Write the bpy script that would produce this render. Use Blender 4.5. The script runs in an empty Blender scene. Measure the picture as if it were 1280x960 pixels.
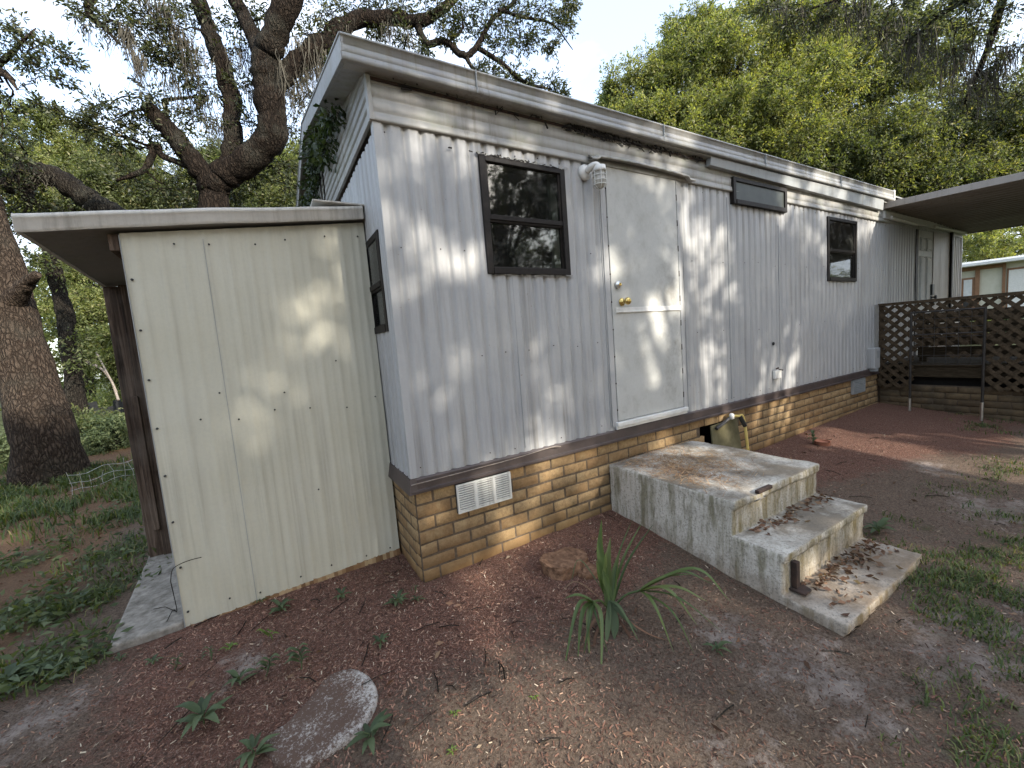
import bpy, math, random
import numpy as np
from mathutils import Vector, Matrix
rng = np.random.default_rng(7); random.seed(7)
scn = bpy.context.scene
COL = scn.collection
PI = math.pi

# ------------------------------------------------------------------ camera
F, RX, RY, RZ = 514.08, .0999, -.0795, .5316
CAM = np.array([-.6938, -2.4797, 1.4765])
_c, _s = math.cos(RZ), math.sin(RZ)
W = np.array([_s*math.cos(RX), _c*math.cos(RX), -math.sin(RX)])
_r = np.array([_c, -_s, 0.]); _u = np.cross(_r, W)
RT = math.cos(RY)*_r + math.sin(RY)*_u
UP = -math.sin(RY)*_r + math.cos(RY)*_u
def P(px, py, t):
    return CAM + t*(W + RT*(px-640)/F - UP*(py-480)/F)
def gz0(x, y):
    x = np.asarray(x, float); y = np.asarray(y, float)
    s = np.maximum(-y, 0)
    return -.09*np.minimum(s, 1.7) - .025*np.maximum(np.minimum(s, 6)-1.7, 0) + .022*np.clip(x, 0, 8)
def G(px, py):
    d = W + RT*(px-640)/F - UP*(py-480)/F; t = 1.
    for i in range(80):
        q = CAM+t*d; t += (float(gz0(q[0], q[1]))-q[2])/d[2]*.7
    return CAM+t*d
cam = bpy.data.cameras.new('Camera'); co = bpy.data.objects.new('Camera', cam); COL.objects.link(co)
m = Matrix(((RT[0], UP[0], -W[0], CAM[0]), (RT[1], UP[1], -W[1], CAM[1]), (RT[2], UP[2], -W[2], CAM[2]), (0, 0, 0, 1)))
co.matrix_world = m
cam.sensor_width = 36; cam.lens = 36*F/1280; cam.clip_end = 1000; cam.clip_start = .05
scn.camera = co

# ------------------------------------------------------------------ helpers
def vnoise(x, y, seed=0):
    xi = np.floor(x).astype(np.int64); yi = np.floor(y).astype(np.int64)
    fx = x-xi; fy = y-yi; fx = fx*fx*(3-2*fx); fy = fy*fy*(3-2*fy)
    def h(a, b):
        n = (a*374761393 + b*668265263 + seed*1442695041) & 0x7fffffff
        n = ((n ^ (n >> 13))*1274126177) & 0x7fffffff
        return ((n ^ (n >> 16)) & 0xffff)/65535.
    return (h(xi, yi)*(1-fx)+h(xi+1, yi)*fx)*(1-fy) + (h(xi, yi+1)*(1-fx)+h(xi+1, yi+1)*fx)*fy
def fbm(x, y, oct=4, seed=0):
    s = 0; a = .5
    for i in range(oct):
        s = s + a*vnoise(x*2**i, y*2**i, seed+i*17); a *= .5
    return s
def worldloc(o):
    v = Vector((0, 0, 0))
    while o: v += o.location; o = o.parent
    return np.array(v)
def tag(o, label=None, cat=None, group=None, kind=None):
    if label: o['label'] = label
    if cat: o['category'] = cat
    if group: o['group'] = group
    if kind: o['kind'] = kind
    return o
def thing(name, loc, label, cat, group=None):
    o = bpy.data.objects.new(name, None); COL.objects.link(o); o.location = tuple(loc); o.empty_display_size = .1
    return tag(o, label, cat, group)
def link(name, me, mat, parent=None, smooth=False):
    o = bpy.data.objects.new(name, me); COL.objects.link(o)
    for mm in (mat if isinstance(mat, (list, tuple)) else [mat]): me.materials.append(mm)
    if parent: o.parent = parent
    if smooth: me.polygons.foreach_set('use_smooth', np.ones(len(me.polygons), bool))
    return o
def npmesh(name, V, Fq, mat, parent=None, smooth=False, matidx=None):
    """V (n,3), Fq (m,k) all the same k"""
    V = np.asarray(V, np.float32)
    if parent is not None: V = V - worldloc(parent).astype(np.float32)
    Fq = np.asarray(Fq, np.int32); k = Fq.shape[1]
    me = bpy.data.meshes.new(name)
    me.vertices.add(len(V)); me.vertices.foreach_set('co', V.ravel())
    me.loops.add(Fq.size); me.loops.foreach_set('vertex_index', Fq.ravel())
    me.polygons.add(len(Fq)); me.polygons.foreach_set('loop_start', np.arange(0, Fq.size, k, dtype=np.int32))
    me.polygons.foreach_set('loop_total', np.full(len(Fq), k, np.int32))
    me.update(calc_edges=True); me.validate()
    return link(name, me, mat, parent, smooth)
class MB:
    def __init__(s): s.v = []; s.f = []
    def add(s, vs, fs):
        n = len(s.v); s.v += [tuple(map(float, v)) for v in vs]; s.f += [tuple(i+n for i in f) for f in fs]; return s
    BF = [(0, 3, 2, 1), (4, 5, 6, 7), (0, 1, 5, 4), (1, 2, 6, 5), (2, 3, 7, 6), (3, 0, 4, 7)]
    def box(s, x0, x1, y0, y1, z0, z1):
        return s.add([(x0, y0, z0), (x1, y0, z0), (x1, y1, z0), (x0, y1, z0), (x0, y0, z1), (x1, y0, z1), (x1, y1, z1), (x0, y1, z1)], s.BF)
    def hexa(s, c): return s.add(c, s.BF)
    def bar(s, a, b, w, h, up=(0, 0, 1)):
        a = np.array(a, float); b = np.array(b, float); d = b-a; d /= np.linalg.norm(d)
        r = np.cross(d, up); r /= np.linalg.norm(r); u = np.cross(r, d)
        c = []
        for q in (a, b):
            c += [q-r*w/2-u*h/2, q+r*w/2-u*h/2, q+r*w/2+u*h/2, q-r*w/2+u*h/2]
        return s.add(c, s.BF)
    def tube(s, pts, rad, n=8, cap=True, jit=0):
        pts = np.array(pts, float); rad = np.full(len(pts), rad) if np.isscalar(rad) else np.array(rad, float)
        T = np.gradient(pts, axis=0); T /= np.linalg.norm(T, axis=1)[:, None]+1e-9
        ref = np.array([0, 0, 1.]) if abs(T[0][2]) < .9 else np.array([1., 0, 0])
        r = np.cross(T[0], ref); r /= np.linalg.norm(r); vs = []; fs = []
        for i in range(len(pts)):
            r = r-T[i]*(r@T[i]); r /= np.linalg.norm(r); u = np.cross(T[i], r)
            for k in range(n):
                a = 2*PI*k/n; rr = rad[i]*(1+(jit*random.uniform(-1, 1) if jit else 0))
                vs.append(pts[i]+rr*(math.cos(a)*r+math.sin(a)*u))
        for i in range(len(pts)-1):
            for k in range(n):
                fs.append((i*n+k, i*n+(k+1) % n, (i+1)*n+(k+1) % n, (i+1)*n+k))
        if cap: fs += [tuple(range(n-1, -1, -1)), tuple((len(pts)-1)*n+k for k in range(n))]
        return s.add(vs, fs)
    def lathe(s, prof, c, axis='z', n=20):
        vs = []; fs = []
        for (r, h) in prof:
            for k in range(n):
                a = 2*PI*k/n; x, y = r*math.cos(a), r*math.sin(a)
                vs.append((c[0]+x, c[1]+y, c[2]+h) if axis == 'z' else (c[0]+x, c[1]-h, c[2]+y))
        for i in range(len(prof)-1):
            for k in range(n): fs.append((i*n+k, i*n+(k+1) % n, (i+1)*n+(k+1) % n, (i+1)*n+k))
        fs += [tuple(range(n-1, -1, -1)), tuple((len(prof)-1)*n+k for k in range(n))]
        return s.add(vs, fs)
    def prism_x(s, yz, x0, x1):
        n = len(yz)
        vs = [(x0, y, z) for y, z in yz]+[(x1, y, z) for y, z in yz]
        fs = [tuple(range(n)), tuple(range(2*n-1, n-1, -1))]+[(i, i+n, (i+1) % n+n, (i+1) % n) for i in range(n)]
        return s.add(vs, fs)
    def build(s, name, mat, parent=None, bevel=0, smooth=False, seg=2):
        off = worldloc(parent) if parent else np.zeros(3)
        me = bpy.data.meshes.new(name)
        me.from_pydata([tuple(np.array(v)-off) for v in s.v], [], s.f); me.update()
        o = link(name, me, mat, parent, smooth)
        import bmesh
        bm = bmesh.new(); bm.from_mesh(me); bmesh.ops.recalc_face_normals(bm, faces=bm.faces); bm.to_mesh(me); bm.free()
        if bevel:
            b = o.modifiers.new('b', 'BEVEL'); b.width = bevel; b.segments = seg; b.limit_method = 'ANGLE'; b.angle_limit = math.radians(40)
        return o
def catmull(pts, n=6):
    pts = [np.array(p, float) for p in pts]; out = []
    q = [2*pts[0]-pts[1]]+pts+[2*pts[-1]-pts[-2]]
    for i in range(1, len(q)-2):
        for k in range(n):
            t = k/n
            out.append(.5*((2*q[i])+(-q[i-1]+q[i+1])*t+(2*q[i-1]-5*q[i]+4*q[i+1]-q[i+2])*t*t+(-q[i-1]+3*q[i]-3*q[i+1]+q[i+2])*t**3))
    out.append(pts[-1]); return np.array(out)

# ------------------------------------------------------------------ materials
class NT:
    def __init__(s, name):
        s.m = bpy.data.materials.new(name); s.m.use_nodes = True; s.t = s.m.node_tree; s.t.nodes.clear()
        s.out = s.n('ShaderNodeOutputMaterial')
        s.tc = s.n('ShaderNodeTexCoord').outputs['Object']
    def n(s, ty, **kw):
        nd = s.t.nodes.new(ty)
        for k, v in kw.items():
            if hasattr(nd, k): setattr(nd, k, v)
        return nd
    def l(s, a, b): s.t.links.new(a, b)
    def setin(s, nd, i, v):
        if v is None: return
        if hasattr(v, 'is_output'): s.l(v, nd.inputs[i])
        else:
            inp = nd.inputs[i]
            if inp.type == 'RGBA' and not np.isscalar(v) and len(v) == 3: v = (*v, 1)
            inp.default_value = v
    def mapping(s, scale=(1, 1, 1), loc=(0, 0, 0), rot=(0, 0, 0), vec=None):
        nd = s.n('ShaderNodeMapping'); s.l(vec or s.tc, nd.inputs[0]); nd.inputs['Scale'].default_value = scale; nd.inputs['Location'].default_value = loc; nd.inputs['Rotation'].default_value = rot
        return nd.outputs[0]
    def noise(s, scale, detail=5, rough=.6, vec=None, dist=0):
        nd = s.n('ShaderNodeTexNoise'); s.l(vec or s.tc, nd.inputs['Vector']); nd.inputs['Scale'].default_value = scale; nd.inputs['Detail'].default_value = detail; nd.inputs['Roughness'].default_value = rough; nd.inputs['Distortion'].default_value = dist
        return nd.outputs['Fac']
    def voro(s, scale, feature='F1', vec=None, out='Distance'):
        nd = s.n('ShaderNodeTexVoronoi'); nd.feature = feature; s.l(vec or s.tc, nd.inputs['Vector']); nd.inputs['Scale'].default_value = scale
        return nd.outputs[out]
    def ramp(s, fac, stops, interp='LINEAR'):
        nd = s.n('ShaderNodeValToRGB'); s.l(fac, nd.inputs[0]); cr = nd.color_ramp; cr.interpolation = interp
        while len(cr.elements) < len(stops): cr.elements.new(.5)
        for e, (p, c) in zip(cr.elements, stops):
            e.position = p; e.color = (c, c, c, 1) if np.isscalar(c) else (*c, 1)
        return nd.outputs[0]
    def mix(s, fac, a, b, mode='MIX'):
        nd = s.n('ShaderNodeMix'); nd.data_type = 'RGBA'; nd.blend_type = mode
        s.setin(nd, 0, fac); s.setin(nd, 6, a); s.setin(nd, 7, b); return nd.outputs[2]
    def math(s, op, a, b=None, clamp=False):
        nd = s.n('ShaderNodeMath'); nd.operation = op; nd.use_clamp = clamp; s.setin(nd, 0, a)
        if b is not None: s.setin(nd, 1, b)
        return nd.outputs[0]
    def sep(s, vec=None):
        nd = s.n('ShaderNodeSeparateXYZ'); s.l(vec or s.tc, nd.inputs[0]); return nd.outputs
    def attr(s, name):
        nd = s.n('ShaderNodeAttribute'); nd.attribute_name = name; return nd.outputs['Fac']
    def island(s): return s.n('ShaderNodeNewGeometry').outputs['Random Per Island']
    def bump(s, h, strength=.5, dist=.01, normal=None):
        nd = s.n('ShaderNodeBump'); s.l(h, nd.inputs['Height']); nd.inputs['Strength'].default_value = strength; nd.inputs['Distance'].default_value = dist
        if normal: s.l(normal, nd.inputs['Normal'])
        return nd.outputs[0]
    def prin(s, col, rough=.6, metal=0, normal=None, spec=.5, alpha=None):
        nd = s.n('ShaderNodeBsdfPrincipled'); s.setin(nd, 'Base Color', col); s.setin(nd, 'Roughness', rough); s.setin(nd, 'Metallic', metal); nd.inputs['Specular IOR Level'].default_value = spec
        if normal: s.l(normal, nd.inputs['Normal'])
        s.l(nd.outputs[0], s.out.inputs[0]); s.p = nd; return s.m
M = {}
def siding_mat(name, base, warm, rough=.42, stain=.5, rust=True, moss=0, zs=.7):
    t = NT(name); x, y, z = t.sep()
    st = t.noise(1, 6, .65, vec=t.mapping((9, 9, zs)))
    fine = t.noise(60, 4, .7); blot = t.noise(1.7, 5, .6)
    c = t.mix(t.ramp(blot, [(.35, 0), (.7, 1)]), base, warm)
    c = t.mix(t.math('MULTIPLY', t.ramp(st, [(.52, 0), (.75, 1)]), stain), c, (.27, .25, .21))
    c = t.mix(t.math('MULTIPLY', t.ramp(fine, [(.45, 0), (.8, 1)]), .22), c, (.3, .29, .27))
    s2 = t.noise(1, 5, .7, vec=t.mapping((22, 22, .45) if zs < 1 else (4, 4, 3), (3, 1, 2))); b2 = t.noise(1.1, 3, .5, vec=t.mapping(loc=(7, 3, 1)))
    c = t.mix(t.math('MULTIPLY', t.math('MULTIPLY', t.ramp(s2, [(.5, 0), (.66, 1)]), t.ramp(b2, [(.4, 0), (.62, 1)])), min(.75, stain)), c, (.14, .12, .09))
    if rust:
        sp = t.noise(26, 3, .7); c = t.mix(t.math('MULTIPLY', t.ramp(sp, [(.70, 0), (.76, 1)]), .7), c, (.16, .1, .06))
    if moss:
        mo = t.noise(5, 5, .7); c = t.mix(t.math('MULTIPLY', t.ramp(mo, [(.5, 0), (.7, 1)]), moss), c, (.22, .24, .16))
    h = t.noise(1, 4, .5, vec=t.mapping((14, 14, 3 if zs < 1 else 14)))
    rr = t.ramp(st, [(.3, rough), (.8, rough+.25)])
    M[name] = t.prin(c, rr, 0, t.bump(t.math('ADD', h, t.math('MULTIPLY', fine, .15)), .25, .008)); return M[name]
siding_mat('siding', (.345, .348, .35), (.41, .408, .395), .40, .45)
siding_mat('siding_old', (.25, .245, .23), (.40, .39, .36), .40, 1.1, moss=.5)
siding_mat('fascia', (.22, .22, .217), (.33, .327, .315), .36, 1.1, moss=.3)
siding_mat('door', (.43, .43, .40), (.49, .49, .46), .5, .45, zs=7)
siding_mat('shed_metal', (.45, .43, .335), (.50, .485, .395), .45, .25, rust=False)
siding_mat('shed_trim', (.50, .48, .43), (.58, .56, .51), .45, .5)
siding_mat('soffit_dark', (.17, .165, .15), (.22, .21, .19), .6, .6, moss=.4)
siding_mat('vent_white', (.6, .59, .53), (.66, .65, .6), .5, .4, rust=False)
siding_mat('vent_grey', (.25, .27, .27), (.3, .31, .31), .5, .4)
siding_mat('patio_pan', (.24, .21, .18), (.33, .29, .25), .45, .7)
def simple(name, c1, c2, scale=20, rough=.6, metal=0, bump=.2, stretch=(1, 1, 1), spec=.5, dist=.005):
    t = NT(name); n = t.noise(scale, 5, .65, vec=t.mapping(stretch)); col = t.mix(t.ramp(n, [(.3, 0), (.7, 1)]), c1, c2)
    M[name] = t.prin(col, rough, metal, t.bump(n, bump, dist), spec); return M[name]
simple('brown_band', (.038, .027, .024), (.075, .054, .048), 7, .5, bump=.15)
simple('bronze', (.008, .006, .005), (.02, .016, .013), 30, .6, spec=.25)
simple('brass', (.55, .40, .13), (.7, .52, .2), 15, .22, 1, .05)
simple('chrome', (.6, .6, .58), (.75, .75, .72), 15, .3, 1, .05)
simple('dark_metal', (.018, .016, .014), (.045, .038, .032), 20, .5, .3)
simple('rust', (.014, .009, .007), (.05, .026, .017), 25, .85, 0, .6)
simple('wire', (.42, .41, .38), (.5, .5, .47), 30, .5, .4)
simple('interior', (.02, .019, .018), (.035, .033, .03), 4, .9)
simple('curtain', (.66, .68, .66), (.78, .79, .77), 6, .9, stretch=(20, 20, .5))
simple('inner_white', (.6, .6, .58), (.7, .7, .68), 12, .6)
simple('black_hole', (.008, .007, .006), (.015, .012, .01), 10, .95)
simple('yellow', (.55, .40, .10), (.68, .52, .18), 14, .5)
simple('black_plastic', (.012, .012, .012), (.03, .03, .03), 20, .5)
simple('panel_board', (.09, .08, .04), (.17, .15, .085), 6, .85, 0, .3, spec=.2)
simple('grey_wood', (.10, .08, .06), (.20, .165, .13), 9, .85, 0, .7, (14, 14, 1), .2)
simple('lattice_wood', (.03, .022, .013), (.095, .068, .042), 8, .9, 0, .5, (3, 3, 3), .15)
simple('deck_wood', (.022, .016, .009), (.06, .045, .027), 5, .9, 0, .5, (12, 2, 12), .15)
simple('rough_rock', (.09, .048, .028), (.28, .16, .095), 26, .95, 0, 1, dist=.02, spec=.15)
simple('concrete_slab', (.10, .088, .072), (.30, .275, .235), 17, .9, 0, .7, dist=.01, spec=.2)
simple('bare_wood', (.14, .105, .08), (.29, .25, .21), 12, .85, 0, .5, (2, 2, 2))
simple('moss_strand', (.05, .046, .036), (.105, .098, .08), 8, .95, 0, 0, spec=.05)
simple('neighbour_wall', (.45, .43, .33), (.53, .51, .42), 3, .7)
simple('neighbour_roof', (.6, .6, .58), (.75, .75, .73), 3, .5)
simple('orange_wood', (.17, .085, .04), (.24, .125, .065), 6, .7)
simple('blind', (.45, .46, .45), (.6, .6, .58), 5, .7)
simple('white_trim', (.6, .59, .55), (.72, .71, .67), 18, .5)
simple('clay_pot', (.18, .07, .04), (.3, .12, .07), 12, .85)
def wood_post():
    t = NT('wood_post'); g = t.noise(1, 6, .7, vec=t.mapping((40, 40, 1.6)), dist=.5); b = t.noise(2.5, 4, .6)
    c = t.ramp(g, [(.34, (.014, .010, .007)), (.5, (.065, .044, .031)), (.68, (.17, .125, .093))])
    c = t.mix(t.ramp(b, [(.45, 0), (.7, .6)]), c, (.13, .105, .085))
    M['wood_post'] = t.prin(c, .85, 0, t.bump(g, .8, .01), .2)
wood_post()
def glass():
    t = NT('window_glass'); fr = t.n('ShaderNodeFresnel'); fr.inputs[0].default_value = 1.5
    gl = t.n('ShaderNodeBsdfGlossy'); gl.inputs['Roughness'].default_value = .03; gl.inputs['Color'].default_value = (.9, .92, .95, 1)
    n = t.noise(1.5, 3, .5); t.l(t.bump(n, .05, .02), gl.inputs['Normal'])
    tr = t.n('ShaderNodeBsdfTransparent'); tr.inputs['Color'].default_value = (.55, .58, .56, 1)
    df = t.n('ShaderNodeBsdfDiffuse'); df.inputs['Color'].default_value = (.35, .34, .31, 1)
    dn = t.noise(9, 6, .75); d = t.math('MULTIPLY', t.ramp(dn, [(.5, 0.02), (.75, .22)]), 1.)
    mx = t.n('ShaderNodeMixShader'); t.l(t.math('MULTIPLY', fr.outputs[0], 1.05, True), mx.inputs[0]); t.l(tr.outputs[0], mx.inputs[1]); t.l(gl.outputs[0], mx.inputs[2])
    m2 = t.n('ShaderNodeMixShader'); t.l(d, m2.inputs[0]); t.l(mx.outputs[0], m2.inputs[1]); t.l(df.outputs[0], m2.inputs[2])
    t.l(m2.outputs[0], t.out.inputs[0]); M['glass'] = t.m
glass()
simple('frosted', (.02, .025, .02), (.038, .045, .037), 5, .5, 0, .05)
def jar():
    t = NT('jar_glass'); c = t.noise(20, 3); M['jar'] = t.prin(t.mix(c, (.6, .58, .5), (.75, .73, .66)), .12); t.p.inputs['Transmission Weight'].default_value = .55
jar()
def brick(nm):
    t = NT(nm); i = t.island(); n = t.noise(42, 7, .8); big = t.noise(1.3, 4, .6); x, y, z = t.sep()
    c = t.ramp(i, [(0, (.21, .128, .06)), (.35, (.31, .20, .095)), (.7, (.38, .265, .135)), (1, (.25, .165, .085))])
    c = t.mix(t.math('MULTIPLY', t.ramp(n, [(.42, 0), (.64, 1)]), .65), c, (.13, .08, .04))
    c = t.mix(t.math('MULTIPLY', t.ramp(t.noise(9, 5, .7), [(.5, 0), (.7, 1)]), .45), c, (.40, .31, .17))
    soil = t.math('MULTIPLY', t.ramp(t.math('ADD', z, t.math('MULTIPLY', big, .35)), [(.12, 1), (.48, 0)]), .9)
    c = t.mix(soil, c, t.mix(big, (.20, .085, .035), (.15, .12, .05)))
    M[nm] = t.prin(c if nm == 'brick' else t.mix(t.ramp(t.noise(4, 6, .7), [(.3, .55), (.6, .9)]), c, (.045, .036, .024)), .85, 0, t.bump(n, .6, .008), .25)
brick('brick'); brick('brick_shaded')  # second brick is a shaded copy: patio shade mixed into its colour as blotches
simple('mortar', (.065, .047, .032), (.14, .108, .077), 30, .95, 0, .5, spec=.1)
def steps_mat():
    t = NT('steps_concrete'); g = t.n('ShaderNodeNewGeometry'); nx, ny, nz = t.sep(g.outputs['Normal']); x, y, z = t.sep()
    n = t.noise(7, 7, .72); f = t.noise(70, 4, .7); b = t.noise(2.6, 5, .65); st = t.noise(1, 6, .7, vec=t.mapping((16, 16, 2.5)))
    c = t.mix(n, (.45, .42, .355), (.60, .565, .50))
    top = t.ramp(nz, [(.5, 0), (.8, 1)])
    riser = t.ramp(t.math('MULTIPLY', ny, -1), [(.5, 0), (.8, 1)])
    # weathered treads: dark grime away from the rounded edges, algae on risers and side
    grime = t.math('MULTIPLY', t.math('MULTIPLY', t.ramp(t.math('ADD', t.math('MULTIPLY', b, .7), t.math('MULTIPLY', n, .3)), [(.40, 0), (.56, 1)]), top), .9)
    c = t.mix(grime, c, t.mix(n, (.06, .05, .04), (.24, .19, .13)))
    alg = t.math('MULTIPLY', riser, t.ramp(st, [(.36, 0), (.62, 1)]))
    c = t.mix(t.math('MULTIPLY', alg, .9), c, t.mix(b, (.27, .20, .06), (.10, .08, .032)))
    side = t.math('MULTIPLY', t.ramp(t.math('ABSOLUTE', nx), [(.5, 0), (.8, 1)]), t.ramp(st, [(.44, 0), (.64, 1)]))
    c = t.mix(t.math('MULTIPLY', side, .85), c, t.mix(b, (.11, .10, .045), (.22, .2, .13)))
    c = t.mix(t.math('MULTIPLY', t.ramp(t.math('ADD', z, t.math('MULTIPLY', n, .3)), [(.0, 1), (.24, 0)]), .7), c, t.mix(n, (.10, .06, .035), (.27, .18, .11)))
    c = t.mix(t.math('MULTIPLY', t.ramp(f, [(.50, 0), (.66, 1)]), .6), c, (.10, .09, .075))
    M['steps'] = t.prin(c, .9, 0, t.bump(t.math('ADD', n, t.math('MULTIPLY', f, .4)), .7, .012), .25)
steps_mat()
def stone_mat():
    t = NT('stepping_stone'); n = t.noise(75, 8, .85); b = t.noise(9, 5, .7); g = t.n('ShaderNodeNewGeometry'); nz = t.sep(g.outputs['Normal'])[2]
    r = t.attr('rim')
    dirt = t.math('ADD', t.math('MULTIPLY', n, .85), t.math('MULTIPLY', b, .3)); dirt = t.math('SUBTRACT', dirt, t.math('MULTIPLY', r, .10))
    c = t.mix(t.ramp(dirt, [(.45, 0), (.56, 1)]), (.50, .46, .41), t.mix(n, (.05, .03, .022), (.17, .11, .08)))
    M['stone'] = t.prin(c, .95, 0, t.bump(n, .9, .012), .2)
stone_mat()
def bark(name, a, b, c3, sc=1., lich=.3):
    t = NT(name); v = t.mapping((5*sc, 5*sc, 1.5*sc)); d = t.noise(3, 3, .6)
    wv = t.n('ShaderNodeVectorMath'); wv.operation = 'ADD'; t.l(v, wv.inputs[0])
    nz = t.n('ShaderNodeTexNoise'); t.l(v, nz.inputs['Vector']); nz.inputs['Scale'].default_value = 1.3; nz.inputs['Detail'].default_value = 4
    t.l(nz.outputs['Color'], wv.inputs[1])
    cr = t.voro(3.2, 'DISTANCE_TO_EDGE', wv.outputs[0]); n = t.noise(26, 6, .75)
    h = t.math('MULTIPLY', t.ramp(cr, [(0, .1), (.30, 1)]), t.ramp(n, [(.25, .45), (.65, 1)]))
    c = t.mix(h, a, t.mix(n, b, c3))
    c = t.mix(t.math('MULTIPLY', t.ramp(t.noise(1.6, 5, .7), [(.5, 0), (.68, 1)]), lich), c, (.11, .112, .09))
    M[name] = t.prin(c, .95, 0, t.bump(t.math('ADD', h, t.math('MULTIPLY', n, .6)), 1., .06), .1)
bark('bark_pale', (.016, .011, .008), (.10, .072, .052), (.21, .16, .12), 1.5, .25)
bark('bark_dark', (.006, .0045, .0035), (.034, .025, .018), (.08, .06, .045), 1.5, .35)
bark('bark_grey', (.013, .011, .009), (.045, .038, .03), (.085, .072, .056), 1.6, .4)
def leaf(name, stops, trans=.35, rough=.5):
    t = NT(name); c = t.ramp(t.island(), stops)
    cn = t.noise(.9, 3, .6); c = t.mix(1., c, t.ramp(cn, [(.35, (.68, .74, .70)), (.62, (1.22, 1.17, 1.15))]), 'MULTIPLY')
    p = t.n('ShaderNodeBsdfPrincipled'); t.l(c, p.inputs['Base Color']); p.inputs['Roughness'].default_value = rough; p.inputs['Specular IOR Level'].default_value = .35
    tr = t.n('ShaderNodeBsdfTranslucent'); t.l(t.mix(1., c, (1.5, 1.45, .5), 'MULTIPLY'), tr.inputs[0])
    mx = t.n('ShaderNodeMixShader'); mx.inputs[0].default_value = trans; t.l(p.outputs[0], mx.inputs[1]); t.l(tr.outputs[0], mx.inputs[2]); t.l(mx.outputs[0], t.out.inputs[0])
    M[name] = t.m
leaf('leaf_oak', [(0, (.022, .03, .015)), (.5, (.045, .058, .028)), (.85, (.075, .088, .045)), (1, (.12, .105, .055))], .35)
leaf('leaf_bright', [(0, (.09, .12, .042)), (.5, (.17, .20, .076)), (.85, (.235, .255, .105)), (1, (.28, .265, .14))], .5)
leaf('leaf_mid', [(0, (.06, .08, .035)), (.5, (.11, .135, .06)), (.85, (.16, .18, .085)), (1, (.22, .21, .12))], .5)
leaf('leaf_ivy', [(0, (.015, .03, .01)), (.6, (.035, .055, .02)), (1, (.07, .09, .035))], .25, .35)
leaf('leaf_weed', [(0, (.045, .065, .032)), (.6, (.085, .115, .055)), (1, (.14, .165, .085))], .3, .7)
leaf('leaf_lime', [(0, (.09, .15, .03)), (1, (.16, .22, .05))], .35)
leaf('leaf_palm', [(0, (.045, .075, .024)), (.6, (.085, .125, .04)), (1, (.13, .16, .06))], .25, .5)
leaf('leaf_grass', [(0, (.035, .055, .018)), (.6, (.075, .11, .035)), (.9, (.13, .16, .055)), (1, (.24, .2, .1))], .35, .6)
leaf('leaf_dry', [(0, (.06, .03, .018)), (.5, (.13, .07, .042)), (.85, (.2, .125, .08)), (1, (.34, .26, .18))], .1, .8)
leaf('chips', [(0, (.03, .016, .011)), (.35, (.12, .058, .04)), (.75, (.22, .115, .079)), (.955, (.31, .205, .14)), (1, (.50, .41, .31))], 0, .9)
leaf('needles', [(0, (.14, .07, .03)), (.5, (.27, .16, .08)), (1, (.42, .30, .17))], 0, .8)
def ground_mat():
    t = NT('ground'); n = t.noise(70, 8, .85); md = t.noise(9, 6, .7); b = t.noise(1.2, 4, .6); vo = t.voro(95)
    mul = t.mix(t.ramp(n, [(.35, 0), (.7, 1)]), (.046, .024, .017), (.275, .140, .098))
    mul = t.mix(t.ramp(t.noise(160, 2, .5), [(.58, 0), (.66, .9)]), mul, (.34, .24, .19))
    soil = t.mix(t.ramp(n, [(.35, 0), (.7, 1)]), (.055, .038, .027), (.27, .198, .145))
    soil = t.mix(t.ramp(vo, [(.1, .5), (.3, 0)]), soil, (.30, .24, .20))
    sand = t.mix(t.ramp(md, [(.35, 0), (.65, 1)]), (.18, .14, .115), (.37, .31, .265))
    sand = t.mix(t.ramp(n, [(.55, 0), (.7, .8)]), sand, (.07, .048, .036))
    lit = t.mix(t.ramp(n, [(.35, 0), (.65, 1)]), (.045, .032, .02), (.26, .15, .085))
    gr = t.mix(t.ramp(n, [(.35, 0), (.65, 1)]), (.028, .034, .014), (.09, .10, .04))
    jit = t.math('SUBTRACT', t.math('ADD', md, n), 1.)
    def mk(nm): return t.ramp(t.math('ADD', t.attr(nm), t.math('MULTIPLY', jit, .9)), [(.35, 0), (.6, 1)])
    c = t.mix(mk('mulch'), soil, mul); c = t.mix(mk('sand'), c, sand); c = t.mix(mk('litter'), c, lit); c = t.mix(mk('green'), c, gr)
    h = t.math('ADD', t.math('MULTIPLY', n, .7), t.math('MULTIPLY', md, .8))
    M['ground'] = t.prin(c, .95, 0, t.bump(h, 1., .03), .15)
ground_mat()

# ------------------------------------------------------------------ ground
def axis_pts(lo, hi, step, far):
    a = list(np.arange(lo, hi+1e-6, step)); s = step
    while a[-1] < far: s *= 1.25; a.append(a[-1]+s)
    s = step
    while a[0] > -far: s *= 1.25; a.insert(0, a[0]-s)
    return np.array(a)
gx = axis_pts(-4, 7.5, .04, 240); gy = axis_pts(-3, 3.5, .04, 240)
XX, YY = np.meshgrid(gx, gy, indexing='ij')
def gz(x, y):
    x = np.asarray(x, float); y = np.asarray(y, float)
    return gz0(x, y) + .05*(fbm(x*.9+40, y*.9+10, 3, 3)-.45)*np.clip(np.abs(y)*1.5, .15, 1) + .018*(fbm(x*7+9, y*7, 3, 9)-.45)
ZZ = gz(XX, YY)
def blob(x, y, pts, soft=.6):
    r = np.zeros_like(x)
    for (cx, cy, rad) in pts: r = np.maximum(r, np.clip((1-np.hypot(x-cx, y-cy)/rad)/soft+.0, 0, 1))
    return r
SAND = [(1.27, -1.7, .75), (1.9, -2.0, .6), (3.9, -1.75, .8), (.6, -1.75, .5), (2.6, -2.2, .7), (-1.75, .05, .5), (-.95, -.1, .35), (4.6, -1.2, .5), (1.2, -1.25, .4), (2.2, -1.95, .5), (-2.3, .9, .35)]
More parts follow.
